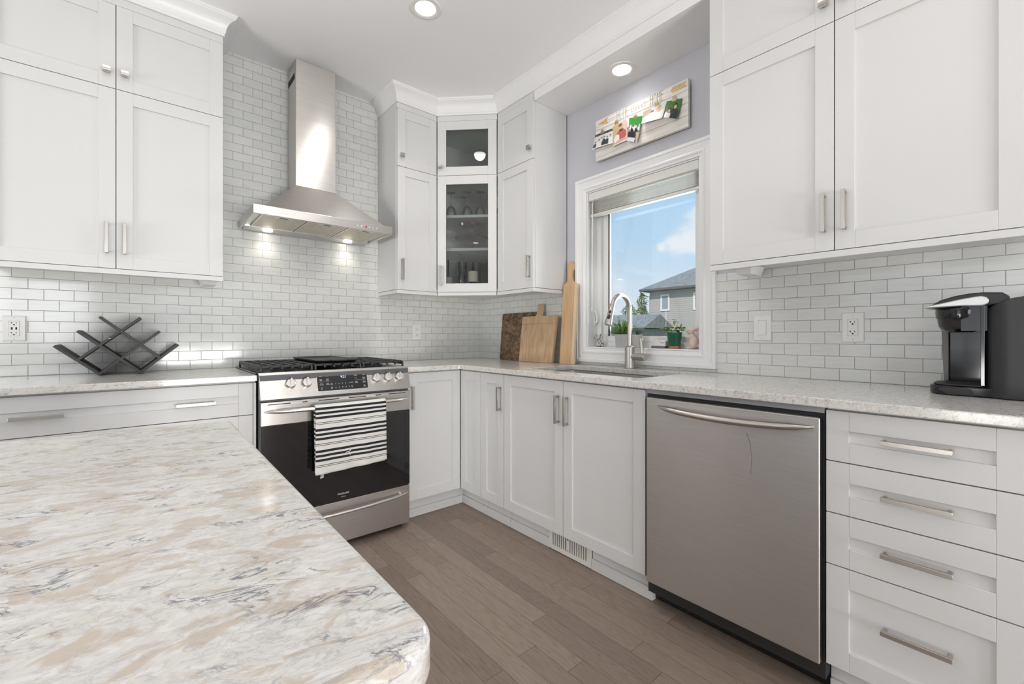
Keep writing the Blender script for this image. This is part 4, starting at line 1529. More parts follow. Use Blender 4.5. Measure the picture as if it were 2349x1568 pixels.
g = G().tube([(FX, FY - 0.079, 1.000), (FX, FY - 0.078, 1.040), (FX, FY - 0.073, 1.082), (FX, FY - 0.0725, 1.086)], [(0.0085, 0.0085), (0.0075, 0.0095), (0.0065, 0.0105), (0.005, 0.009)], 14)
mk('lever', g, M.nickel, fc, smooth=True)

# ------------------------------------------------------------------ recessed ceiling lamps
def downlight(x, y, z, label, power, r=0.050):
    root = empty('recessed_light', (x, y, z), label, 'ceiling lamp', 'recessed ceiling lamps')
    g = G().lathe([(r + 0.027, 0.0), (r + 0.025, -0.004), (r + 0.008, -0.006), (r, -0.002), (r, 0.0)], (x, y, z), 36, cap=False)
    mk('trim_ring', g, M.ring, root, smooth=True)
    mk('lens', G().lathe([(r, -0.0012), (r, -0.0030), (r - 0.004, -0.0036)], (x, y, z), 32), M.lens, root)
    d = bpy.data.lights.new('recessed_lamp', 'SPOT')
    d.energy = power
    d.spot_size = radians(150)
    d.spot_blend = 1.0
    d.shadow_soft_size = r
    d.color = (1.0, 0.965, 0.915)
    o = bpy.data.objects.new('recessed_lamp_light', d)
    COL.objects.link(o)
    o.parent = root
    o.location = (0, 0, -0.010)
    return root


downlight(-1.100, -1.032, CEIL, 'round recessed lamp in the ceiling in front of the range hood', 34)
downlight(-0.145, -1.520, 2.582, 'round recessed lamp in the soffit above the window', 5)
for x, y in ((-2.30, -1.03), (-3.6, -1.03), (-1.10, -2.75), (-2.60, -3.6), (-1.10, -4.4), (-4.2, -3.2), (-3.2, -5.2)):  # unseen ceiling lamps, added to light the room
    downlight(x, y, CEIL, 'round recessed lamp added to the ceiling out of view', 7)

# ------------------------------------------------------------------ outlets and the switch


def plate(name, fr, u0, u1, v0, v1, label, cat, kind):
    um, vm = (u0 + u1) / 2, (v0 + v1) / 2
    root = empty(name, fr((um, vm, 0.001)), label, cat)
    g = G(fr).hexa([(u0, v0, 0.0005), (u1, v0, 0.0005), (u1, v1, 0.0005), (u0, v1, 0.0005)],
                   [(u0 + 0.003, v0 + 0.003, 0.006), (u1 - 0.003, v0 + 0.003, 0.006), (u1 - 0.003, v1 - 0.003, 0.006), (u0 + 0.003, v1 - 0.003, 0.006)])
    mk('cover_plate', g, M.plate, root, bevel=0.0012)
    g = G(fr)
    for s_ in (-1, 1):
        g.lathe([(0.003, 0), (0.003, 0.0006), (0.0, 0.0008)], (um, vm + s_ * 0.0485, 0.006), 10, (0, 0, 1), cap=False)
    mk('screws', g, pbr('screw_ivory', (0.66, 0.65, 0.62), 0.3), root)
    hw, hh = 0.0165, 0.0335
    g = G(fr)
    g.box(um - hw - 0.0006, um + hw + 0.0006, vm - hh - 0.0006, vm + hh + 0.0006, 0.0058, 0.0063)
    mk('gap', g, M.greyp, root)
    if kind == 'switch':
        g = G(fr).hexa([(um - hw, vm - hh, 0.006), (um + hw, vm - hh, 0.006), (um + hw, vm + hh, 0.006), (um - hw, vm + hh, 0.006)],
                       [(um - hw, vm - hh, 0.0105), (um + hw, vm - hh, 0.0105), (um + hw, vm + hh, 0.0070), (um - hw, vm + hh, 0.0070)])
        mk('rocker', g, M.plate, root, bevel=0.0008)
        return root
    mk('receptacle', G(fr).box(um - hw, um + hw, vm - hh, vm + hh, 0.006, 0.0072), M.plate, root, bevel=0.0006)
    g = G(fr)
    off = 0.0195 if kind != 'usb' else 0.0225
    for s_ in (-1, 1):
        v = vm + s_ * off + 0.003
        g.box(um - 0.0078, um - 0.0058, v - 0.0035, v + 0.0035, 0.0070, 0.0074)
        g.box(um - 0.0120, um - 0.0078, v - 0.0008, v + 0.0008, 0.0070, 0.0074)
        g.box(um + 0.0056, um + 0.0076, v - 0.0032, v + 0.0032, 0.0070, 0.0074)
        g.lathe([(0.0030, 0), (0.0030, 0.0004)], (um - 0.0002, v - 0.0085, 0.0070), 10, (0, 0, 1))
    if kind == 'usb':
        for s_ in (-1, 1):
            g.box(um + s_ * 0.0068 - 0.0026, um + s_ * 0.0068 + 0.0026, vm - 0.0055, vm + 0.0055, 0.0070, 0.0074)
    mk('slots', g, M.slot, root)
    return root


plate('wall_outlet', FA, -2.661, -2.5855, 1.077, 1.193, 'white outlet with two USB ports on the tiled wall, left of the wine rack', 'outlet', 'usb')
plate('wall_outlet', FA, -0.634, -0.566, 1.071, 1.188, 'white outlet on the tiled wall between the range and the corner', 'outlet', 'duplex')
plate('light_switch', FB, 2.1515, 2.2285, 1.0795, 1.1985, 'white rocker light switch on the tile right of the window', 'light switch', 'switch')
plate('wall_outlet', FB, 2.488, 2.5625, 1.0755, 1.1955, 'white outlet on the tile left of the coffee maker', 'outlet', 'duplex')

# ------------------------------------------------------------------ wine rack
wk = empty('wine_rack', (-2.26, -0.11, CT), 'dark charcoal lattice wine rack standing on the left counter', 'wine rack')
p_, q_ = Vector((0.0728, 0.066)), Vector((0.0728, -0.066))
T_ = Vector((-2.477, 1.0525))
z0 = 0.917
bars = []
for k, n_ in enumerate((2, 3, 3)):
    a = T_ + p_ * k
    bars.append((a, a + q_ * n_))
for a, n_ in ((T_ + q_ * 1, 3), (T_ + q_ * 2, 3), (T_ + p_ * 1 + q_ * 3, 2)):
    bars.append((a, a + p_ * n_))
minz = min(min(a.y, b.y) for a, b in bars)
th = 0.0058
for k, (a, b) in enumerate(bars):
    d = (b - a).normalized()
    nrm = Vector((-d.y, d.x))
    ext = 0.0055
    a2, b2 = a - d * ext * (1 if k >= 3 else 0.0), b + d * (ext if k < 3 else 0.0)
    sh_ = Vector((0, 0.922 - minz + 0.0034))
    poly = [a2 - nrm * th + sh_, b2 - nrm * th + sh_, b2 + nrm * th + sh_, a2 + nrm * th + sh_]
    y0 = -0.205 if k < 3 else -0.2035
    y1 = -0.016 if k < 3 else -0.0175
    mk('board', G().prism([(p.x, p.y) for p in poly], y0, y1, ax=1), M.rackm, wk, bevel=0.0006)
g = G().box(-2.3000, -2.2930, -0.2062, -0.2048, 1.0880, 1.0905)
mk('white_fleck', g, M.plate, wk)

# ------------------------------------------------------------------ cutting boards leaning on the window wall


def lean_frame(u0, xb, xt, h):
    """frame of a board: u to the right along the wall, v up the leaning face, w out of the face"""
    L = sqrt((xt - xb) ** 2 + h ** 2)
    v = Vector(((xt - xb) / L, 0, h / L))
    u = Vector((0, -1, 0))
    return Frame((xb, -u0, CT + 0.0012), u, v, u.cross(v))


def board_mesh(fr, outline, t):
    return G(fr).prism(outline, -t, 0.0)


F1 = lean_frame(0.331, -0.066, -0.030, 0.355)
cb1 = empty('cutting_board', F1((0.21, 0, -0.01)), 'dark end-grain cutting board leaning on the tile behind the handled oak board', 'cutting board', 'cutting boards by the sink')
mk('board', board_mesh(F1, round_poly([(0, 0), (0.422, 0), (0.416, 0.357), (-0.006, 0.357)], [0.018] * 4, 6), 0.022), M.walnut, cb1, bevel=0.004, seg=3)
gd = pbr('juice_groove_brown', (0.20, 0.105, 0.045), 0.5, noise=0.5, nscale=60)
g = G(F1)
for a in ((0.022, 0.040, 0.018, 0.335), (0.022, 0.400, 0.018, 0.034)):
    g.box(a[0], a[1], a[2], a[3], 0.0, 0.0006)
mk('juice_groove', g, gd, cb1)
F2 = lean_frame(0.597, -0.100, -0.056, 0.325)
cb2 = empty('cutting_board', F2((0.163, 0, -0.01)), 'pale oak cutting board with a short handle, in front of the dark board', 'cutting board', 'cutting boards by the sink')
ol = [(0, 0), (0.331, 0), (0.340, 0.325), (0.199, 0.325), (0.189, 0.337), (0.187, 0.405), (0.180, 0.412), (0.150, 0.412), (0.143, 0.405), (0.141, 0.337), (0.131, 0.325), (-0.008, 0.325)]
mk('board', board_mesh(F2, round_poly(ol, [0.006, 0.006, 0.008, 0.012, 0.010, 0.004, 0.004, 0.004, 0.004, 0.010, 0.012, 0.008], 4), 0.020), M.oak, cb2, bevel=0.002, seg=3)
mk('groove_line', G(F2).box(0.0, 0.334, 0.268, 0.2705, -0.0002, 0.0003), pbr('groove_tan', (0.30, 0.19, 0.10), 0.6), cb2)
F3 = lean_frame(0.982, -0.080, -0.042, 0.530)
cb3 = empty('cutting_board', F3((0.06, 0, -0.01)), 'long narrow paddle board of golden wood standing beside the window', 'cutting board', 'cutting boards by the sink')
ol = [(0.0, 0), (0.098, 0), (0.100, 0.528), (0.087, 0.535), (0.074, 0.553), (0.069, 0.580), (0.071, 0.605), (0.080, 0.622), (0.084, 0.640), (0.080, 0.660), (0.068, 0.672), (0.052, 0.675), (0.040, 0.668),
      (0.034, 0.650), (0.036, 0.625), (0.040, 0.600), (0.041, 0.570), (0.036, 0.545), (0.022, 0.532), (0.003, 0.523)]
mk('board', board_mesh(F3, ol, 0.019), M.oakgold, cb3, bevel=0.0015)
ol = [(0.0985, 0), (0.124, 0), (0.121, 0.15), (0.125, 0.30), (0.121, 0.45), (0.124, 0.520), (0.1005, 0.527)]
mk('live_edge', board_mesh(F3, ol, 0.019), M.sap, cb3, bevel=0.002)

# ------------------------------------------------------------------ coffee maker (seen from its side, its front to the left)
kf = empty('coffee_maker', (-0.17, -2.95, CT), 'black single-cup coffee maker with a silver handle on the counter at the right', 'coffee maker')
FK = Frame((0, 0, CT), (0, -1, 0), (0, 0, 1), (-1, 0, 0))     # u = -y (back of the machine), v up, w out of the wall
K0 = 2.767


def plan_prism(u0, u1, w0, w1, v0, v1, rads, top=None):
    pl = round_poly([(u0, w0), (u1, w0), (u1, w1), (u0, w1)], rads, 8)
    g = G(FK)
    i0 = len(g.v)
    n = len(pl)
    for v, sc in ((v0, 0), (v1, 1)):
        for p in pl:
            g.pt((p[0], top(p) if (sc and top) else v, p[1]))
    for j in range(n):
        j2 = (j + 1) % n
        g.face((j, j2, n + j2, n + j))
    g.face([n - 1 - j for j in range(n)])
    g.face([n + j for j in range(n)])
    return g


mk('base', plan_prism(K0 + 0.004, 2.915, 0.085, 0.268, 0.0015, 0.029, [0.055, 0.01, 0.01, 0.060]), M.gloss, kf, bevel=0.004, seg=3, smooth=True)
mk('drip_tray', plan_prism(K0 + 0.012, 2.900, 0.095, 0.258, 0.0295, 0.034, [0.05, 0.01, 0.01, 0.055]), M.keurig, kf, bevel=0.002)
g = G(FK)
g.prism(round_poly([(K0 + 0.050, 0.004), (K0 + 0.108, 0.004), (K0 + 0.100, 0.023), (K0 + 0.020, 0.023)], [0.004] * 4, 4), 0.266, 0.2700)
mk('tray_badge', g, M.keurig, kf)
# rear housing with softly sloping top
mk('housing', plan_prism(2.896, 3.098, 0.085, 0.285, 0.0015, 0.300, [0.02, 0.03, 0.03, 0.052],
                         lambda p: 0.262 + 0.055 * min(1, max(0, (p[0] - 2.896) / 0.10)) ** 0.8), M.keurig, kf, bevel=0.003, smooth=True, ang=50)
# water tank along the wall side, with its front edge showing behind the cup space
mk('water_tank', plan_prism(2.792, 3.080, 0.030, 0.084, 0.0015, 0.275, [0.02, 0.02, 0.004, 0.004]), M.gloss, kf, bevel=0.003, smooth=True)
g = G(FK).hexa([(2.794, 0.0295, 0.086), (2.806, 0.0295, 0.086), (2.806, 0.0295, 0.100), (2.794, 0.0295, 0.100)],
               [(2.786, 0.272, 0.086), (2.806, 0.272, 0.086), (2.806, 0.272, 0.100), (2.786, 0.272, 0.100)])
mk('front_post', g, M.greyp, kf, bevel=0.002)
mk('back_wall', G(FK).box(2.8865, 2.8955, 0.0345, 0.290, 0.086, 0.262), M.gloss, kf, bevel=0.001)
# brew head: tapering cup and lid
hc = (2.842, 0.0, 0.182)
g = G(FK)
pr_ = []
for v, a in ((0.196, 0.030), (0.202, 0.046), (0.215, 0.0535), (0.240, 0.0575), (0.2405, 0.0595), (0.262, 0.0615), (0.272, 0.060)):
    pr_.append((a, v))
i0 = len(g.v)
SEG = 32
for a, v in pr_:
    for k in range(SEG):
        t = 2 * pi * k / SEG
        g.pt((hc[0] + a * cos(t) * 1.0, v, hc[2] + a * sin(t) * 1.35))
for j in range(len(pr_) - 1):
    for k in range(SEG):
        k2 = (k + 1) % SEG
        g.face((i0 + j * SEG + k, i0 + j * SEG + k2, i0 + (j + 1) * SEG + k2, i0 + (j + 1) * SEG + k))
g.face([SEG - 1 - k for k in range(SEG)])
g.face([i0 + (len(pr_) - 1) * SEG + k for k in range(SEG)])
g.box(2.845, 2.900, 0.200, 0.290, 0.105, 0.258)
mk('brew_head', g, M.gloss, kf, smooth=True, ang=40)
g = G(FK)
sec = [(2.776, 0.272), (2.780, 0.283), (2.800, 0.297), (2.830, 0.308), (2.862, 0.314), (2.890, 0.316), (2.930, 0.313), (2.945, 0.300), (2.945, 0.276)]
g.prism(sec, 0.105, 0.262, ax=2)
mk('lid', g, M.keurig, kf, bevel=0.010, seg=4, smooth=True, ang=50)
g = G(FK)
sec = [(2.758, 0.2775), (2.763, 0.2725), (2.800, 0.2740), (2.850, 0.2760), (2.892, 0.2745), (2.902, 0.2800), (2.905, 0.2905), (2.900, 0.3000), (2.890, 0.3040), (2.878, 0.3035), (2.840, 0.2960), (2.790, 0.2835)]
g.prism(sec, 0.2625, 0.2760, ax=2)
g.prism([(2.757, 0.2780), (2.763, 0.2730), (2.782, 0.2735), (2.790, 0.2820), (2.780, 0.2830)], 0.100, 0.2625, ax=2)
mk('handle', g, M.silver, kf, bevel=0.003, seg=3, smooth=True, ang=50)
for u in (2.918, 2.931, 2.944):
    v = 0.262 + 0.055 * ((u - 2.896) / 0.10) ** 0.8
    mk('button', G(FK).lathe([(0.0052, 0), (0.0052, 0.0035), (0.0, 0.0045)], (u, v - 0.0005, 0.225), 14, (-0.45, 0.89, 0), cap=False), M.chrome, kf, smooth=True)

# ------------------------------------------------------------------ sign above the window
sg = empty('wall_sign', (0.005, -1.546, 2.182), 'whitewashed plank sign with HOME sweet HOME lettering and photo clips above the window', 'sign')
SF = 0.0300                                               # front of the planks, measured from the tile plane
zz_ = [2.183, 2.2425, 2.3070, 2.3735, 2.4345]
for k in range(4):
    mk('plank', G(FB).box(1.2445, 1.8470, zz_[k] + 0.0008, zz_[k + 1] - 0.0008, 0.012, SF), M.signw, sg, bevel=0.0012)
mk('backing', G(FB).box(1.30, 1.79, 2.200, 2.418, -0.0075, 0.0118), M.oakx, sg)


def strokes(g, glyphs, u0, v0, sx, sy, r=0.0008):
    for st in glyphs:
        g.tube([(u0 + a * sx, v0 + b * sy, SF + 0.0004) for a, b in st], r, 6)


def home(g, u0):
    wv = 0.0162
    L = {'H': [[(0, 0), (0, 1)], [(1, 0), (1, 1)], [(0, .62), (1, .62)]],
         'O': [[(0.5 + 0.5 * sin(t * pi / 8), 0.5 + 0.5 * cos(t * pi / 8)) for t in range(17)]],
         'M': [[(0, 0), (0, 1), (0.5, .55), (1, 1), (1, 0)]],
         'E': [[(1, 1), (0, 1), (0, 0), (1, 0)], [(0, .62), (0.85, .62)]]}
    for k, ch in enumerate('HOME'):
        strokes(g, L[ch], u0 + k * 0.0218, 2.3775, 0.0150, 0.0535, 0.0010)


g = G(FB)
home(g, 1.4040)
home(g, 1.6260)
sw_ = {'s': [[(0.0, 0.05), (0.25, 0.0), (0.42, 0.14), (0.30, 0.30), (0.24, 0.46), (0.40, 0.60)], [(0.24, 0.10), (0.7, 0.06)]],
       'w': [[(0.0, 0.5), (0.06, 0.12), (0.22, 0.0), (0.38, 0.2), (0.42, 0.5), (0.46, 0.12), (0.62, 0.0), (0.78, 0.2), (0.82, 0.5), (1.0, 0.42)]],
       'e': [[(0.0, 0.15), (0.3, 0.28), (0.42, 0.45), (0.28, 0.55), (0.12, 0.35), (0.16, 0.08), (0.36, 0.0), (0.62, 0.15)]],
       't': [[(0.36, 1.15), (0.24, 0.6), (0.18, 0.2), (0.28, 0.0), (0.5, 0.1)], [(0.0, 0.72), (0.6, 0.78)]]}
u = 1.4990
for ch, adv in (('s', 0.016), ('w', 0.024), ('e', 0.0165), ('e', 0.0165), ('t', 0.014)):
    strokes(g, sw_[ch], u, 2.3900, 0.024, 0.026, 0.0007)
    u += adv * 1.18
mk('lettering', g, M.letter, sg)
g = G(FB)
g.prism([(1.2620, 2.4060), (1.3420, 2.4250), (1.3270, 2.4075), (1.3420, 2.3860)], SF + 0.0001, SF + 0.0008)
g.box(1.327, 1.770, 2.4060, 2.4085, SF + 0.0001, SF + 0.0006)
for k in range(6):
    u = 1.748 + k * 0.0135
    for s_ in (-1, 1):
        g.prism([(u, 2.4072), (u + 0.010, 2.4072), (u + 0.024, 2.4072 + s_ * 0.0150), (u + 0.014, 2.4072 + s_ * 0.0150)], SF + 0.0001, SF + 0.0008)
mk('arrow', g, M.goldp, sg)
CLIPS = [(1.300, 2.342, 0), (1.405, 2.359, 8), (1.534, 2.343, -12), (1.671, 2.359, 0), (1.773, 2.345, -6)]
for cu_, cv_, an in CLIPS:
    g = G(FB)
    g.hexa([(cu_ - 0.016, cv_ - 0.008, SF + 0.001), (cu_ + 0.016, cv_ - 0.008, SF + 0.001), (cu_ + 0.016, cv_ - 0.008, SF + 0.006), (cu_ - 0.016, cv_ - 0.008, SF + 0.006)],
           [(cu_ - 0.007, cv_ + 0.010, SF + 0.001), (cu_ + 0.007, cv_ + 0.010, SF + 0.001), (cu_ + 0.007, cv_ + 0.010, SF + 0.013), (cu_ - 0.007, cv_ + 0.010, SF + 0.013)])
    for s_ in (-1, 1):
        g.tube([(cu_ + s_ * 0.005 + 0.0055 * cos(t * pi / 6), cv_ + 0.0155 + 0.0055 * sin(t * pi / 6), SF + 0.006) for t in range(13)], 0.0014, 6)
    mk('clip', g, M.gold, sg, bevel=0.0004)


def photo(name, label, quad, paint, curl=0.010, lift=0.0075):
    """a glossy print hanging from its clip, bottom curling off the board; paint(a, b) gives its picture's colours"""
    NU, NV = 26, 34
    g = G(FB)
    (a0, a1, a2, a3) = [Vector(q) for q in quad]          # top left, top right, bottom right, bottom left

    def P(a, b):
        t = a0.lerp(a1, a)
        s_ = a3.lerp(a2, a)
        p = t.lerp(s_, b)
        return (p.x, p.y, SF + lift * 0.4 + 0.004 + curl * b * b + 0.004 * sin(a * pi) * b)
    g.grid(P, NU, NV)
    c = Vector(FB(((a0.x + a2.x) / 2, (a0.y + a2.y) / 2, SF)))
    m, nt, b = newmat(name + '_print')
    at = nt.nodes.new('ShaderNodeAttribute')
    at.attribute_name = 'picture'
    nt.links.new(at.outputs['Color'], b.inputs['Base Color'])
    b.inputs['Roughness'].default_value = 0.28
    o = mk('photo_print', g, m, label=label, cat='photo', group='photos clipped to the sign')
    me = o.data
    ca = me.attributes.new('picture', 'FLOAT_COLOR', 'POINT')
    for k in range((NU + 1) * (NV + 1)):
        a, b_ = (k // (NV + 1)) / NU, (k % (NV + 1)) / NV
        ca.data[k].color = tuple(paint(a, b_)) + (1.0,)
    md = o.modifiers.new('thick', 'SOLIDIFY')
    md.thickness = 0.0005
    return o


def inside(a, b, ca, cb, ra, rb):
    return ((a - ca) / ra) ** 2 + ((b - cb) / rb) ** 2 < 1


def h2(a, b, s=1):
    return math.fmod(abs(sin(a * 127.1 * s + b * 311.7 * s) * 43758.5), 1.0)


SKIN, WHT, BLK = (0.62, 0.40, 0.30), (0.78, 0.76, 0.74), (0.02, 0.022, 0.03)


def pic1(a, b):
    if b < 0.17:
        return (0.05, 0.045, 0.04) if h2(a, b) < 0.75 else (0.25, 0.22, 0.18)
    c = (0.66, 0.70, 0.70)
    for k, (x, y, dark) in enumerate(((0.10, 0.66, 1), (0.28, 0.58, 0), (0.42, 0.50, 0), (0.55, 0.48, 1), (0.72, 0.55, 1), (0.88, 0.50, 0))):
        if inside(a, b, x, y + 0.28, 0.10, 0.30):
            c = (0.03, 0.05, 0.06) if dark else WHT
        if inside(a, b, x, y - 0.10, 0.05, 0.09):
            c = SKIN if b > y - 0.12 else (0.06, 0.04, 0.03)
    if b > 0.93:
        c = WHT
    return c


def pic2(a, b):
    c = (0.60, 0.42, 0.22) if a < 0.5 else (0.66, 0.55, 0.42)
    if inside(a, b, 0.60, 0.62, 0.36, 0.27):
        c = (0.50, 0.11, 0.11)
    if inside(a, b, 0.60, 0.27, 0.15, 0.18):
        c = SKIN if b < 0.33 else (0.05, 0.035, 0.03)
    if inside(a, b, 0.58, 0.14, 0.15, 0.07):
        c = (0.20, 0.11, 0.07)
    if inside(a, b, 0.30, 0.70, 0.20, 0.20):
        c = WHT
    if inside(a, b, 0.60, 0.88, 0.36, 0.08):
        c = SKIN
    if b > 0.96 or b < 0.02:
        c = WHT
    return c


def pic3(a, b):
    c = (0.04, 0.22 + 0.16 * h2(a, b), 0.05) if b < 0.34 else (0.16, 0.19, 0.20)
    for k in range(7):
        x, y = 0.15 + 0.12 * k, 0.34 + 0.05 * (k % 3)
        if inside(a, b, x, y, 0.055, 0.05):
            c = SKIN if k % 2 else WHT
        if inside(a, b, x, y + 0.12, 0.08, 0.09):
            c = WHT if k % 3 == 0 else BLK
    if b > 0.60:
        c = BLK if a - b * 0.4 < 0.45 else (0.55, 0.42, 0.28)
    if b > 0.84 and a < 0.75:
        c = (0.62, 0.60, 0.66)
    return c


def pic4(a, b):
    c = (0.55, 0.44, 0.35) if a < 0.35 else (0.66, 0.66, 0.68)
    if inside(a, b, 0.22, 0.72, 0.30, 0.26) or inside(a, b, 0.80, 0.66, 0.28, 0.30):
        c = WHT
    if inside(a, b, 0.42, 0.40, 0.11, 0.22):
        c = SKIN if b > 0.30 else (0.04, 0.03, 0.03)
    if inside(a, b, 0.72, 0.28, 0.12, 0.22):
        c = SKIN if b > 0.16 else (0.42, 0.27, 0.15)
    if inside(a, b, 0.50, 0.82, 0.18, 0.10) or inside(a, b, 0.60, 0.66, 0.05, 0.18):
        c = SKIN
    if b > 0.95:
        c = WHT
    return c


def pic5(a, b):
    c = (0.05, 0.09 + 0.16 * h2(a, b), 0.03)
    if inside(a, b, 0.66, 0.85, 0.34, 0.42):
        c = (0.035, 0.035, 0.045)
    if inside(a, b, 0.20, 0.86, 0.26, 0.25):
        c = WHT
    for x, y in ((0.66, 0.34), (0.28, 0.56)):
        if inside(a, b, x, y, 0.15, 0.17):
            c = (0.03, 0.025, 0.02)
        if inside(a, b, x, y + 0.04, 0.09, 0.11):
            c = SKIN
    return c


photo('group', 'small photo of a group in dark suits, at the left end of the plank sign', [(1.246, 2.345), (1.377, 2.341), (1.386, 2.246), (1.230, 2.258)], pic1)
photo('red_shirt', 'tall photo of a bearded person in a red shirt, clipped to the plank sign', [(1.378, 2.350), (1.471, 2.364), (1.489, 2.229), (1.384, 2.224)], pic2)
photo('hedge', 'photo with a green hedge at its top, in the middle of the plank sign', [(1.494, 2.357), (1.582, 2.336), (1.556, 2.190), (1.492, 2.222)], pic3, curl=0.018)
photo('cuddle', 'wide photo of two people in white, right of the middle of the plank sign', [(1.586, 2.357), (1.728, 2.357), (1.712, 2.268), (1.584, 2.284)], pic4, curl=0.018)
photo('garden', 'photo of two people in a dark green garden, rightmost on the plank sign', [(1.731, 2.356), (1.818, 2.338), (1.797, 2.232), (1.722, 2.268)], pic5, curl=0.018)

# ------------------------------------------------------------------ things on the window sill
SZ = WZ0 + 0.0092


def rnd(seed):
    return random.Random(seed)


def leaf(g, base, direction, length, width, droop=0.3, up=(0, 0, 1)):
    d = Vector(direction).normalized()
    s_ = d.cross(Vector(up))
    if s_.length < 1e-3:
        s_ = Vector((1, 0, 0))
    s_.normalize()
    n = s_.cross(d)
    pts = []
    for t, wd in ((0, 0.12), (0.35, 0.9), (0.65, 0.85), (1.0, 0.05)):
        c = Vector(base) + d * length * t - Vector((0, 0, 1)) * droop * length * t * t
        pts.append((c - s_ * width * wd / 2 + n * width * 0.12, c, c + s_ * width * wd / 2 + n * width * 0.12))
    i = len(g.v)
    for row in pts:
        for p in row:
            g.pt(p)
    for k in range(3):
        for m_ in range(2):
            q = i + k * 3 + m_
            g.face((q, q + 1, q + 4, q + 3))


# small silver dog figure
def figure(name, loc, parts, mat, label, cat, voxel, extra=()):
    root = empty(name, loc, label, cat)
    g = G()
    for p in parts:
        if p[0] == 'e':
            g.ell(Vector(loc) + Vector(p[1]), p[2], 16, 12, p[3] if len(p) > 3 else None)
        else:
            g.tube([Vector(loc) + Vector(q) for q in p[1]], p[2], 12)
    o = mk('body', g, mat, root, smooth=True, ang=180)
    r = o.modifiers.new('merge', 'REMESH')
    r.mode = 'VOXEL'
    r.voxel_size = voxel
    r.use_smooth_shade = True
    s_ = o.modifiers.new('soft', 'SMOOTH')
    s_.iterations = 4
    return root


ROT = lambda ax, deg: Matrix.Rotation(radians(deg), 3, ax)
dog = figure('dog_figurine', (0.042, -1.222, SZ), [
    ('e', (0, -0.004, 0.020), (0.021, 0.020, 0.0205)), ('e', (-0.005, 0.002, 0.036), (0.016, 0.017, 0.020)), ('e', (-0.010, 0.006, 0.058), (0.0155, 0.0165, 0.0145)),
    ('e', (-0.023, 0.014, 0.054), (0.009, 0.009, 0.0075)), ('e', (-0.010, -0.012, 0.074), (0.0045, 0.006, 0.011), ROT('X', 20)), ('e', (-0.008, 0.020, 0.076), (0.0045, 0.0055, 0.012), ROT('X', -12)),
    ('e', (-0.016, 0.010, 0.016), (0.006, 0.006, 0.017)), ('e', (-0.016, -0.006, 0.016), (0.006, 0.006, 0.017)), ('e', (-0.020, 0.011, 0.004), (0.009, 0.006, 0.004)), ('e', (-0.020, -0.007, 0.004), (0.009, 0.006, 0.004)),
    ('e', (0.002, -0.019, 0.010), (0.013, 0.008, 0.011))], M.silverfig, 'small silver sitting dog figurine at the left end of the window sill', 'figurine', 0.0018)
mk('nose', G().ell((0.042 - 0.031, -1.222 + 0.018, SZ + 0.057), (0.003, 0.0035, 0.003)), M.blackm, dog, smooth=True)

# concrete pot with a feathery bush
PX, PY = 0.052, -1.385
pb = empty('potted_plant', (PX, PY, SZ), 'leafy green bush in a square pale concrete pot behind the faucet', 'plant')
a, b_ = 0.040, 0.047
rot_ = lambda q: (PX + q[0] * cos(0.62) - q[1] * sin(0.62), PY + q[0] * sin(0.62) + q[1] * cos(0.62))
g = G()
n_ = 4
i0 = 0
for r, z in ((a, 0), (b_, 0.080), (b_ - 0.006, 0.080), (b_ - 0.008, 0.070)):
    for p in ((-r, -r), (r, -r), (r, r), (-r, r)):
        x_, y_ = rot_((p[0], p[1]))
        g.pt((x_, y_, SZ + z))
for k in range(3):
    for j in range(4):
        j2 = (j + 1) % 4
        g.face((k * 4 + j, k * 4 + j2, k * 4 + 4 + j2, k * 4 + 4 + j))
g.face((3, 2, 1, 0))
g.face((12, 13, 14, 15))
mk('pot', g, M.concrete, pb, bevel=0.003)
R_ = rnd(5)
g, gb = G(), G()
for k in range(46):
    an = R_.uniform(0, 2 * pi)
    el = R_.uniform(0.15, 1.35)
    L = R_.uniform(0.065, 0.125) * (0.72 + 0.28 * sin(el))
    d = Vector((cos(an) * cos(el), sin(an) * cos(el), sin(el)))
    if d.x > 0.55:
        d.x *= 0.5
        d.normalize()
    base = Vector((PX + R_.uniform(-0.02, 0.02), PY + R_.uniform(-0.02, 0.02), SZ + 0.070))
    pts = [base + d * L * t + Vector((0, 0, -0.012 * t * t)) for t in (0, 0.5, 1.0)]
    gb.tube(pts, 0.0011, 5)
    for q in range(16):
        t = 0.18 + 0.82 * q / 15
        p = base + d * L * t + Vector((0, 0, -0.012 * t * t))
        if p.y < -1.445 and p.z < SZ + 0.135:
            continue
        ld = (d * 0.75 + Vector((R_.uniform(-1, 1), R_.uniform(-1, 1), R_.uniform(-0.3, 0.8))) * 0.75).normalized()
        leaf(g, p, ld, R_.uniform(0.016, 0.027), R_.uniform(0.0045, 0.0075), 0.15)
for k in range(7):                                       # the thin sprig hanging to the left
    leaf(g, (PX - 0.02, PY + 0.055 + k * 0.006, SZ + 0.082 - 0.001 * k + 0.004 * (k % 2)), (-0.3, 0.7, (-1) ** k * 0.5), 0.014, 0.005, 0.1)
mk('foliage', g, M.leafA, pb)
mk('stems', gb, M.leafB, pb)
mk('soil', G().lathe([(0.036, 0.0), (0.036, 0.002)], (PX, PY, SZ + 0.071), 16), M.soil, pb)

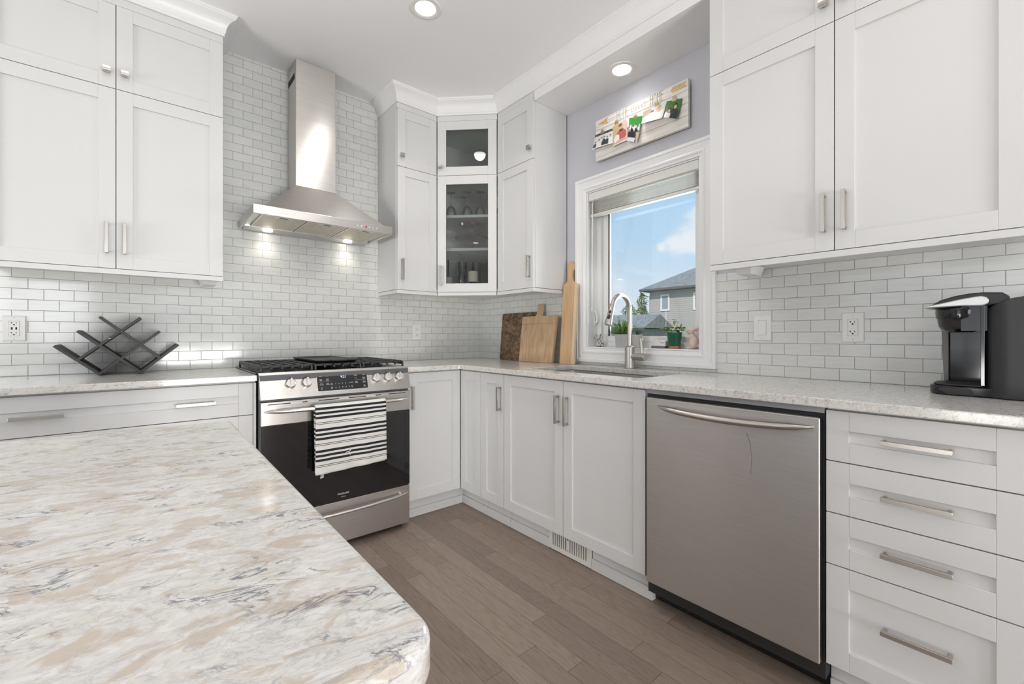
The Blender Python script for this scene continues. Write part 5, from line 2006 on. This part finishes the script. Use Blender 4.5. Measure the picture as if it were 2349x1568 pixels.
# small succulent
QX, QY = 0.050, -1.490
ps = empty('succulent', (QX, QY, SZ), 'small dark succulent in a greige stone pot right of the faucet', 'plant')
mk('pot', G().lathe([(0.024, 0.0), (0.027, 0.003), (0.031, 0.072), (0.030, 0.076), (0.026, 0.076), (0.025, 0.066)], (QX, QY, SZ), 28), M.greige, ps, smooth=True)
g = G()
for k in range(22):
    an = k * 2.399
    el = 0.45 + 0.9 * (k / 22)
    d = Vector((cos(an) * cos(el), sin(an) * cos(el), sin(el)))
    leaf(g, Vector((QX, QY, SZ + 0.070)) + d * 0.004, d, 0.030 + 0.006 * (k % 3), 0.008, -0.1)
mk('leaves', g, M.leafC, ps)

# white soap keeper
WX, WY = 0.050, -1.638
so = empty('soap_dish', (WX, WY, SZ), 'low white ceramic dish with a slanted lid between the two plant pots', 'dish')
g = G().hexa([(WX - 0.026, WY - 0.047, SZ + 0.012), (WX + 0.026, WY - 0.047, SZ + 0.012), (WX + 0.026, WY + 0.047, SZ + 0.012), (WX - 0.026, WY + 0.047, SZ + 0.012)],
             [(WX - 0.014, WY - 0.040, SZ + 0.046), (WX + 0.018, WY - 0.040, SZ + 0.046), (WX + 0.018, WY + 0.030, SZ + 0.046), (WX - 0.014, WY + 0.030, SZ + 0.046)])
mk('lid', g, M.whitecer, so, bevel=0.006, seg=4, smooth=True)
mk('base', G().box(WX - 0.022, WX + 0.022, WY - 0.043, WY + 0.043, SZ, SZ + 0.0115), M.greyp, so, bevel=0.002)
g = G().tube([(WX - 0.0185, WY - 0.004, SZ + 0.041), (WX - 0.0205, WY - 0.014, SZ + 0.034), (WX - 0.0225, WY - 0.026, SZ + 0.030), (WX - 0.0215, WY - 0.038, SZ + 0.033)], 0.0009, 6)
mk('crease', g, M.greyp, so)

# green glazed pot with ivy
GX, GY = 0.046, -1.728
pg = empty('potted_plant', (GX, GY, SZ), 'trailing green plant in a dark green glazed pot beside the rabbit figurine', 'plant')
mk('pot', G().lathe([(0.030, 0.012), (0.0315, 0.016), (0.0400, 0.084), (0.0415, 0.086), (0.0415, 0.090), (0.037, 0.090), (0.0365, 0.078)], (GX, GY, SZ), 32), M.greenpot, pg, smooth=True)
mk('saucer_band', G().lathe([(0.030, 0.0), (0.0325, 0.002), (0.0325, 0.0135), (0.030, 0.0145)], (GX, GY, SZ), 32), M.terra, pg, smooth=True)
mk('soil', G().lathe([(0.0362, 0), (0.0362, 0.002)], (GX, GY, SZ + 0.079), 20), M.soil, pg)
R_ = rnd(11)
g, gb = G(), G()


def ivy(p, d, s_):
    """a lobed leaf as a small bent fan"""
    d = Vector(d).normalized()
    sd = d.cross(Vector((0.35, 0.1, 1))).normalized()
    n = sd.cross(d)
    i = len(g.v)
    g.pt(p)
    pts = [(-0.15, 0.55), (0.25, 0.62), (0.42, 0.38), (0.75, 0.42), (1.0, 0.0), (0.75, -0.42), (0.42, -0.38), (0.25, -0.62), (-0.15, -0.55)]
    for a_, b2 in pts:
        g.pt(Vector(p) + d * a_ * s_ + sd * b2 * s_ + n * (abs(b2) * 0.3 * s_ - a_ * a_ * 0.15 * s_))
    for k in range(len(pts) - 1):
        g.face((i, i + 1 + k, i + 2 + k))


for k in range(44):
    an = R_.uniform(0, 2 * pi)
    rad = R_.uniform(0.008, 0.044)
    p = Vector((GX + cos(an) * rad, GY + sin(an) * rad * 1.1, SZ + 0.092 + R_.uniform(0, 0.022)))
    ivy(p, (cos(an) + R_.uniform(-.5, .5), sin(an) + R_.uniform(-.5, .5), R_.uniform(-0.2, 0.5)), R_.uniform(0.013, 0.020))
for path, lv in (([(0, -0.010, 0.085), (-0.004, -0.018, 0.120), (-0.004, -0.018, 0.150), (-0.004, -0.008, 0.160), (-0.004, 0.002, 0.150)], [(-0.006, 0.000, 0.148, 0.022), (-0.004, 0.006, 0.158, 0.014), (-0.004, -0.024, 0.140, 0.009)]),
                 ([(0, -0.020, 0.085), (-0.004, -0.034, 0.110), (-0.004, -0.045, 0.128), (-0.004, -0.050, 0.130)], [(-0.005, -0.046, 0.130, 0.018), (-0.005, -0.040, 0.118, 0.013)]),
                 ([(0, 0.015, 0.085), (-0.004, 0.045, 0.104), (-0.004, 0.062, 0.112), (-0.004, 0.076, 0.112)], [(-0.005, 0.072, 0.112, 0.013), (-0.005, 0.082, 0.110, 0.013)]),
                 ([(0, -0.015, 0.085), (0.002, -0.034, 0.104), (0.002, -0.052, 0.110)], [])):
    gb.tube([Vector((GX, GY, SZ)) + Vector(q) for q in path], 0.0009, 6)
    for x_, y_, z_, s_ in lv:
        ivy(Vector((GX + x_, GY + y_, SZ + z_)), (R_.uniform(-0.4, 0), R_.uniform(-0.6, 0.6), R_.uniform(-0.9, 0.3)), s_)
mk('leaves', g, M.leafA, pg)
mk('stems', gb, M.stemm, pg)

# rabbit figurine, nose to the pot
bx = (0.046, -1.834, SZ)
rb = figure('rabbit_figurine', bx, [
    ('e', (0.0, -0.006, 0.034), (0.025, 0.026, 0.035)), ('e', (0.0, 0.004, 0.062), (0.019, 0.019, 0.024)), ('e', (-0.002, 0.012, 0.092), (0.0165, 0.019, 0.0165), ROT('X', -18)),
    ('e', (-0.004, 0.026, 0.098), (0.0105, 0.011, 0.0095)), ('e', (-0.014, 0.020, 0.066), (0.007, 0.016, 0.007), ROT('X', -10)), ('e', (-0.012, 0.034, 0.067), (0.006, 0.008, 0.006)),
    ('e', (0.012, 0.022, 0.066), (0.007, 0.016, 0.007)), ('e', (-0.018, -0.004, 0.026), (0.011, 0.018, 0.023), ROT('X', 14)), ('e', (-0.012, 0.012, 0.0065), (0.010, 0.019, 0.0065)),
    ('e', (0.012, 0.012, 0.0065), (0.010, 0.019, 0.0065)), ('e', (0.0, -0.034, 0.018), (0.010, 0.009, 0.010)),
    ('e', (-0.008, -0.016, 0.100), (0.006, 0.020, 0.0085), ROT('X', -12)), ('e', (0.010, -0.014, 0.104), (0.006, 0.018, 0.008), ROT('X', -22))],
    M.bunny, 'pale pink ceramic rabbit figurine standing at the right end of the window sill', 'figurine', 0.0019)
mk('inner_ear', G().ell((bx[0] - 0.0135, bx[1] - 0.017, SZ + 0.1005), (0.0022, 0.0145, 0.0050), 14, 8, ROT('X', -12)), M.bunnyear, rb, smooth=True)
mk('eye', G().ell((bx[0] - 0.0165, bx[1] + 0.014, SZ + 0.0985), (0.0014, 0.0026, 0.0018)), pbr('eye_brown', (0.06, 0.03, 0.02), 0.2), rb, smooth=True)

# ------------------------------------------------------------------ glassware behind the glass doors


def stem_glass(x, y, z, h, r, label, name='wine_glass', cat='wine glass'):
    """stands upside down on its rim"""
    root = empty(name, (x, y, z), label, cat, 'glasses in the corner cabinet')
    b = 0.52 * h
    out_ = [(r * 0.80, 0.0), (r * 0.95, b * 0.25), (r, b * 0.5), (r * 0.86, b * 0.78), (r * 0.45, b * 0.97), (0.006, b * 1.05)]
    inn_ = [(max(0.001, q - 0.0016), v) for q, v in out_[:5]][::-1]
    mk('bowl', G().lathe(out_ + [(0.001, b * 1.0)] + inn_, (x, y, z), 24, cap=False), M.crystal, root, smooth=True)
    mk('stem', G().lathe([(0.0055, b * 1.051), (0.0036, b * 1.2), (0.0036, h * 0.93), (0.007, h * 0.975), (r * 0.86, h * 0.992), (r * 0.86, h)], (x, y, z), 20), M.crystal, root, smooth=True)
    return root


S1, S2, S0 = 1.945 + 0.0100, 1.711 + 0.0100, 1.4270
wg = stem_glass(-0.345, -0.300, S1, 0.205, 0.039, 'upturned wine glass in the middle of the top glass shelf')
for x, y, lab in ((-0.275, -0.368, 'upturned wine glass on the top shelf, second from the right'), (-0.212, -0.440, 'upturned wine glass at the right end of the top shelf'),
                  (-0.432, -0.215, 'upturned wine glass at the left end of the top shelf'), (-0.30, -0.20, 'upturned wine glass at the back of the top shelf')):
    copy_tree(wg, (x, y, S1), lab)


def tumbler(x, y, z, h, r, label):
    pr2 = [(r * 0.9, 0.0), (r, h * 0.5), (r, h), (r - 0.002, h), (r - 0.002, 0.012), (0.0, 0.010)]
    return mk('drinking_glass', G().lathe(pr2, (x, y, z), 24), M.crystal, smooth=True, label=label, cat='glass', group='glasses in the corner cabinet')


stem_glass(-0.385, -0.285, S0, 0.268, 0.036, 'tall upturned glass with a long stem on the bottom shelf', 'champagne_glass', 'glass')
tumbler(-0.315, -0.190, S0, 0.235, 0.034, 'tall clear glass standing behind the long-stemmed glass')
tumbler(-0.455, -0.165, S0, 0.240, 0.032, 'tall clear glass at the left of the bottom shelf')
tumbler(-0.255, -0.290, S0, 0.225, 0.034, 'tall clear glass standing behind the white candle')
tumbler(-0.190, -0.400, S0, 0.180, 0.034, 'clear glass at the right of the bottom shelf')


def cake_stand(x, y, z, h, r, label):
    root = empty('cake_stand', (x, y, z), label, 'cake stand', 'pink glass cake stands')
    mk('foot', G().lathe([(r * 0.42, 0.0), (r * 0.40, 0.004), (0.016, 0.016), (0.010, h * 0.5), (0.018, h - 0.006), (0.022, h)], (x, y, z), 28), M.pinkglass, root, smooth=True)
    g = G()
    N = 56
    rings_ = [(0.020, h + 0.0003), (r * 0.95, h + 0.003), (r, h + 0.020), (r - 0.004, h + 0.020), (r * 0.92, h + 0.007), (0.0, h + 0.006)]
    i0 = len(g.v)
    for q, v in rings_:
        for k in range(N):
            t = 2 * pi * k / N
            f = 1 + (0.025 * (1 if k % 2 else -1) if q > r * 0.9 else 0)
            g.pt((x + q * f * cos(t), y + q * f * sin(t), z + v))
    for j in range(len(rings_) - 1):
        for k in range(N):
            k2 = (k + 1) % N
            g.face((i0 + j * N + k, i0 + j * N + k2, i0 + (j + 1) * N + k2, i0 + (j + 1) * N + k))
    mk('plate', g, M.pinkglass, root, smooth=True)
    return root


cake_stand(-0.315, -0.315, S2, 0.088, 0.124, 'wide pink glass cake stand on the middle shelf of the corner cabinet')
cake_stand(-0.315, -0.315, S2 + 0.0955, 0.085, 0.100, 'smaller pink glass cake stand standing on the wide one')
cdl = empty('candle', (-0.345, -0.375, S0), 'thick cream candle on a dark stand on the bottom shelf', 'candle', 'cream candles')
mk('stand', G().lathe([(0.030, 0.0), (0.030, 0.006), (0.008, 0.012), (0.008, 0.056), (0.034, 0.060), (0.034, 0.064)], (-0.345, -0.375, S0), 24), M.blackm, cdl, smooth=True)
mk('wax', G().lathe([(0.033, 0.0645), (0.036, 0.069), (0.036, 0.136), (0.033, 0.141), (0.0, 0.139)], (-0.345, -0.375, S0), 28), M.candle, cdl, smooth=True)
mk('candle', G().lathe([(0.029, 0.0), (0.031, 0.004), (0.031, 0.098), (0.028, 0.102), (0.0, 0.100)], (-0.468, -0.232, S0), 28), M.candle, smooth=True,
   label='cream candle partly hidden by the door frame at the left of the bottom shelf', cat='candle', group='cream candles')

# ------------------------------------------------------------------ outside the window
GZ = -0.75
mk('ground', G().box(0.4, 120, -40, 90, GZ - 0.1, GZ), M.lawn, kind='structure')


def house(label, x0, x1, y0, y1, z_eave, ridge, over, windows, down=None, name='house'):
    """house whose window side faces us (plane x = x0); hip roof"""
    root = empty(name, ((x0 + x1) / 2, (y0 + y1) / 2, GZ), label, 'house', 'houses behind the garden')
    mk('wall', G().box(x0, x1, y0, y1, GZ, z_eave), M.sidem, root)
    a0, a1, b0, b1 = x0 - over, x1 + over, y0 - over, y1 + over
    ze = z_eave + 0.02
    h = ridge - ze
    mid = (a0 + a1) / 2
    ins = (a1 - a0) / 2
    g = G()
    for p in ((a0, b0, ze + 0.16), (a1, b0, ze + 0.16), (a1, b1, ze + 0.16), (a0, b1, ze + 0.16), (mid, b0 + ins, ridge), (mid, b1 - ins, ridge)):
        g.pt(p)
    for f in ((0, 3, 5, 4), (1, 0, 4), (2, 1, 4, 5), (3, 2, 5), (3, 0, 1, 2)):
        g.face(f)
    mk('roof', g, M.roofm, root)
    mk('eave', G().box(a0, a1, b0, b1, ze, ze + 0.155), M.fascia, root)
    for (wy0, wy1, wz0, wz1) in windows:
        g = G(Frame((x0, 0, 0), (0, -1, 0), (0, 0, 1), (-1, 0, 0)))
        t = 0.13
        g.cells([-wy1, -wy1 + t, -wy0 - t, -wy0], [wz0, wz0 + t, wz1 - t, wz1], lambda p, q: not (p == 1 and q == 1), 0.01, 0.07)
        f = mk('window', g, M.trim, root)
        mk('pane', G().box(x0 - 0.035, x0 - 0.015, wy0 + t, wy1 - t, wz0 + t, wz1 - t), M.winglass, f)
    if down:
        mk('downspout', G().tube([(a0 + 0.3, b1 + 0.03, ze), (a0 + 0.35, b1 - 0.05, ze - 0.25), (x0 + 0.15, y1 + 0.06, ze - 0.45), (x0 + 0.15, y1 + 0.06, GZ)], 0.05, 8), M.fascia, root)
    return root


house('two-storey beige sided house with a grey hip roof seen through the window', 30.0, 41.0, 4.5, 17.25, 4.74, 8.3, 0.62,
      [(15.43, 16.22, 3.10, 4.42), (12.45, 13.46, 3.08, 4.40), (15.50, 16.38, 0.30, 1.54)], down=True)
lo2 = empty('house', (27.5, 20.0, GZ), 'low house with a grey roof between the faucet and the two-storey house', 'house', 'houses behind the garden')
g = G()
for p in ((25.0, 14.6, 1.66), (25.0, 23.0, 1.66), (27.2, 14.6, 2.70), (27.2, 23.0, 2.85), (29.3, 14.6, 1.66), (29.3, 23.0, 1.66)):
    g.pt(p)
for f in ((0, 1, 3, 2), (2, 3, 5, 4), (0, 2, 4), (1, 5, 3), (0, 4, 5, 1)):
    g.face(f)
mk('roof', g, M.roofm, lo2)
mk('eave', G().box(25.02, 25.10, 14.6, 23.0, 1.48, 1.655), M.fascia, lo2)
mk('wall', G().box(25.3, 29.0, 14.9, 22.8, GZ, 1.62), pbr('grey_siding', (0.36, 0.36, 0.36), 0.8, noise=0.1, nscale=5), lo2)

R_ = rnd(3)
for k, (tx, ty, th, tr, lab) in enumerate(((58.0, 36.2, 8.3, 1.7, 'tall pale green tree beside the two-storey house'), (60.0, 40.0, 7.2, 2.3, 'broad pale green tree behind the low house'),
                                           (56.0, 41.2, 6.2, 2.0, 'pale green tree seen through the faucet loop'), (68.0, 42.3, 6.9, 2.2, 'pale tree between the taller tree and the house'))):
    tr_ = empty('tree', (tx, ty, GZ), lab, 'tree', 'trees beyond the houses')
    mk('trunk', G().tube([(tx, ty, GZ), (tx + 0.1, ty, GZ + th * 0.5), (tx, ty + 0.1, GZ + th * 0.95)], [0.22, 0.14, 0.04], 8), M.bark, tr_)
    g = G()
    for q in range(900):
        t = R_.random() ** 0.8
        zc_ = GZ + th * (0.22 + 0.80 * t)
        rad = tr * (1 - t) ** 0.6 * (0.5 + 0.5 * R_.random()) * (1 + 0.3 * sin(t * 17 + k))
        an = R_.uniform(0, 2 * pi)
        p = Vector((tx + cos(an) * rad, ty + sin(an) * rad, zc_))
        d = Vector((R_.uniform(-1, 1), R_.uniform(-1, 1), R_.uniform(-0.4, 1)))
        leaf(g, p, d, R_.uniform(0.25, 0.5), R_.uniform(0.14, 0.26), 0.2)
    mk('foliage', g, M.tree, tr_)
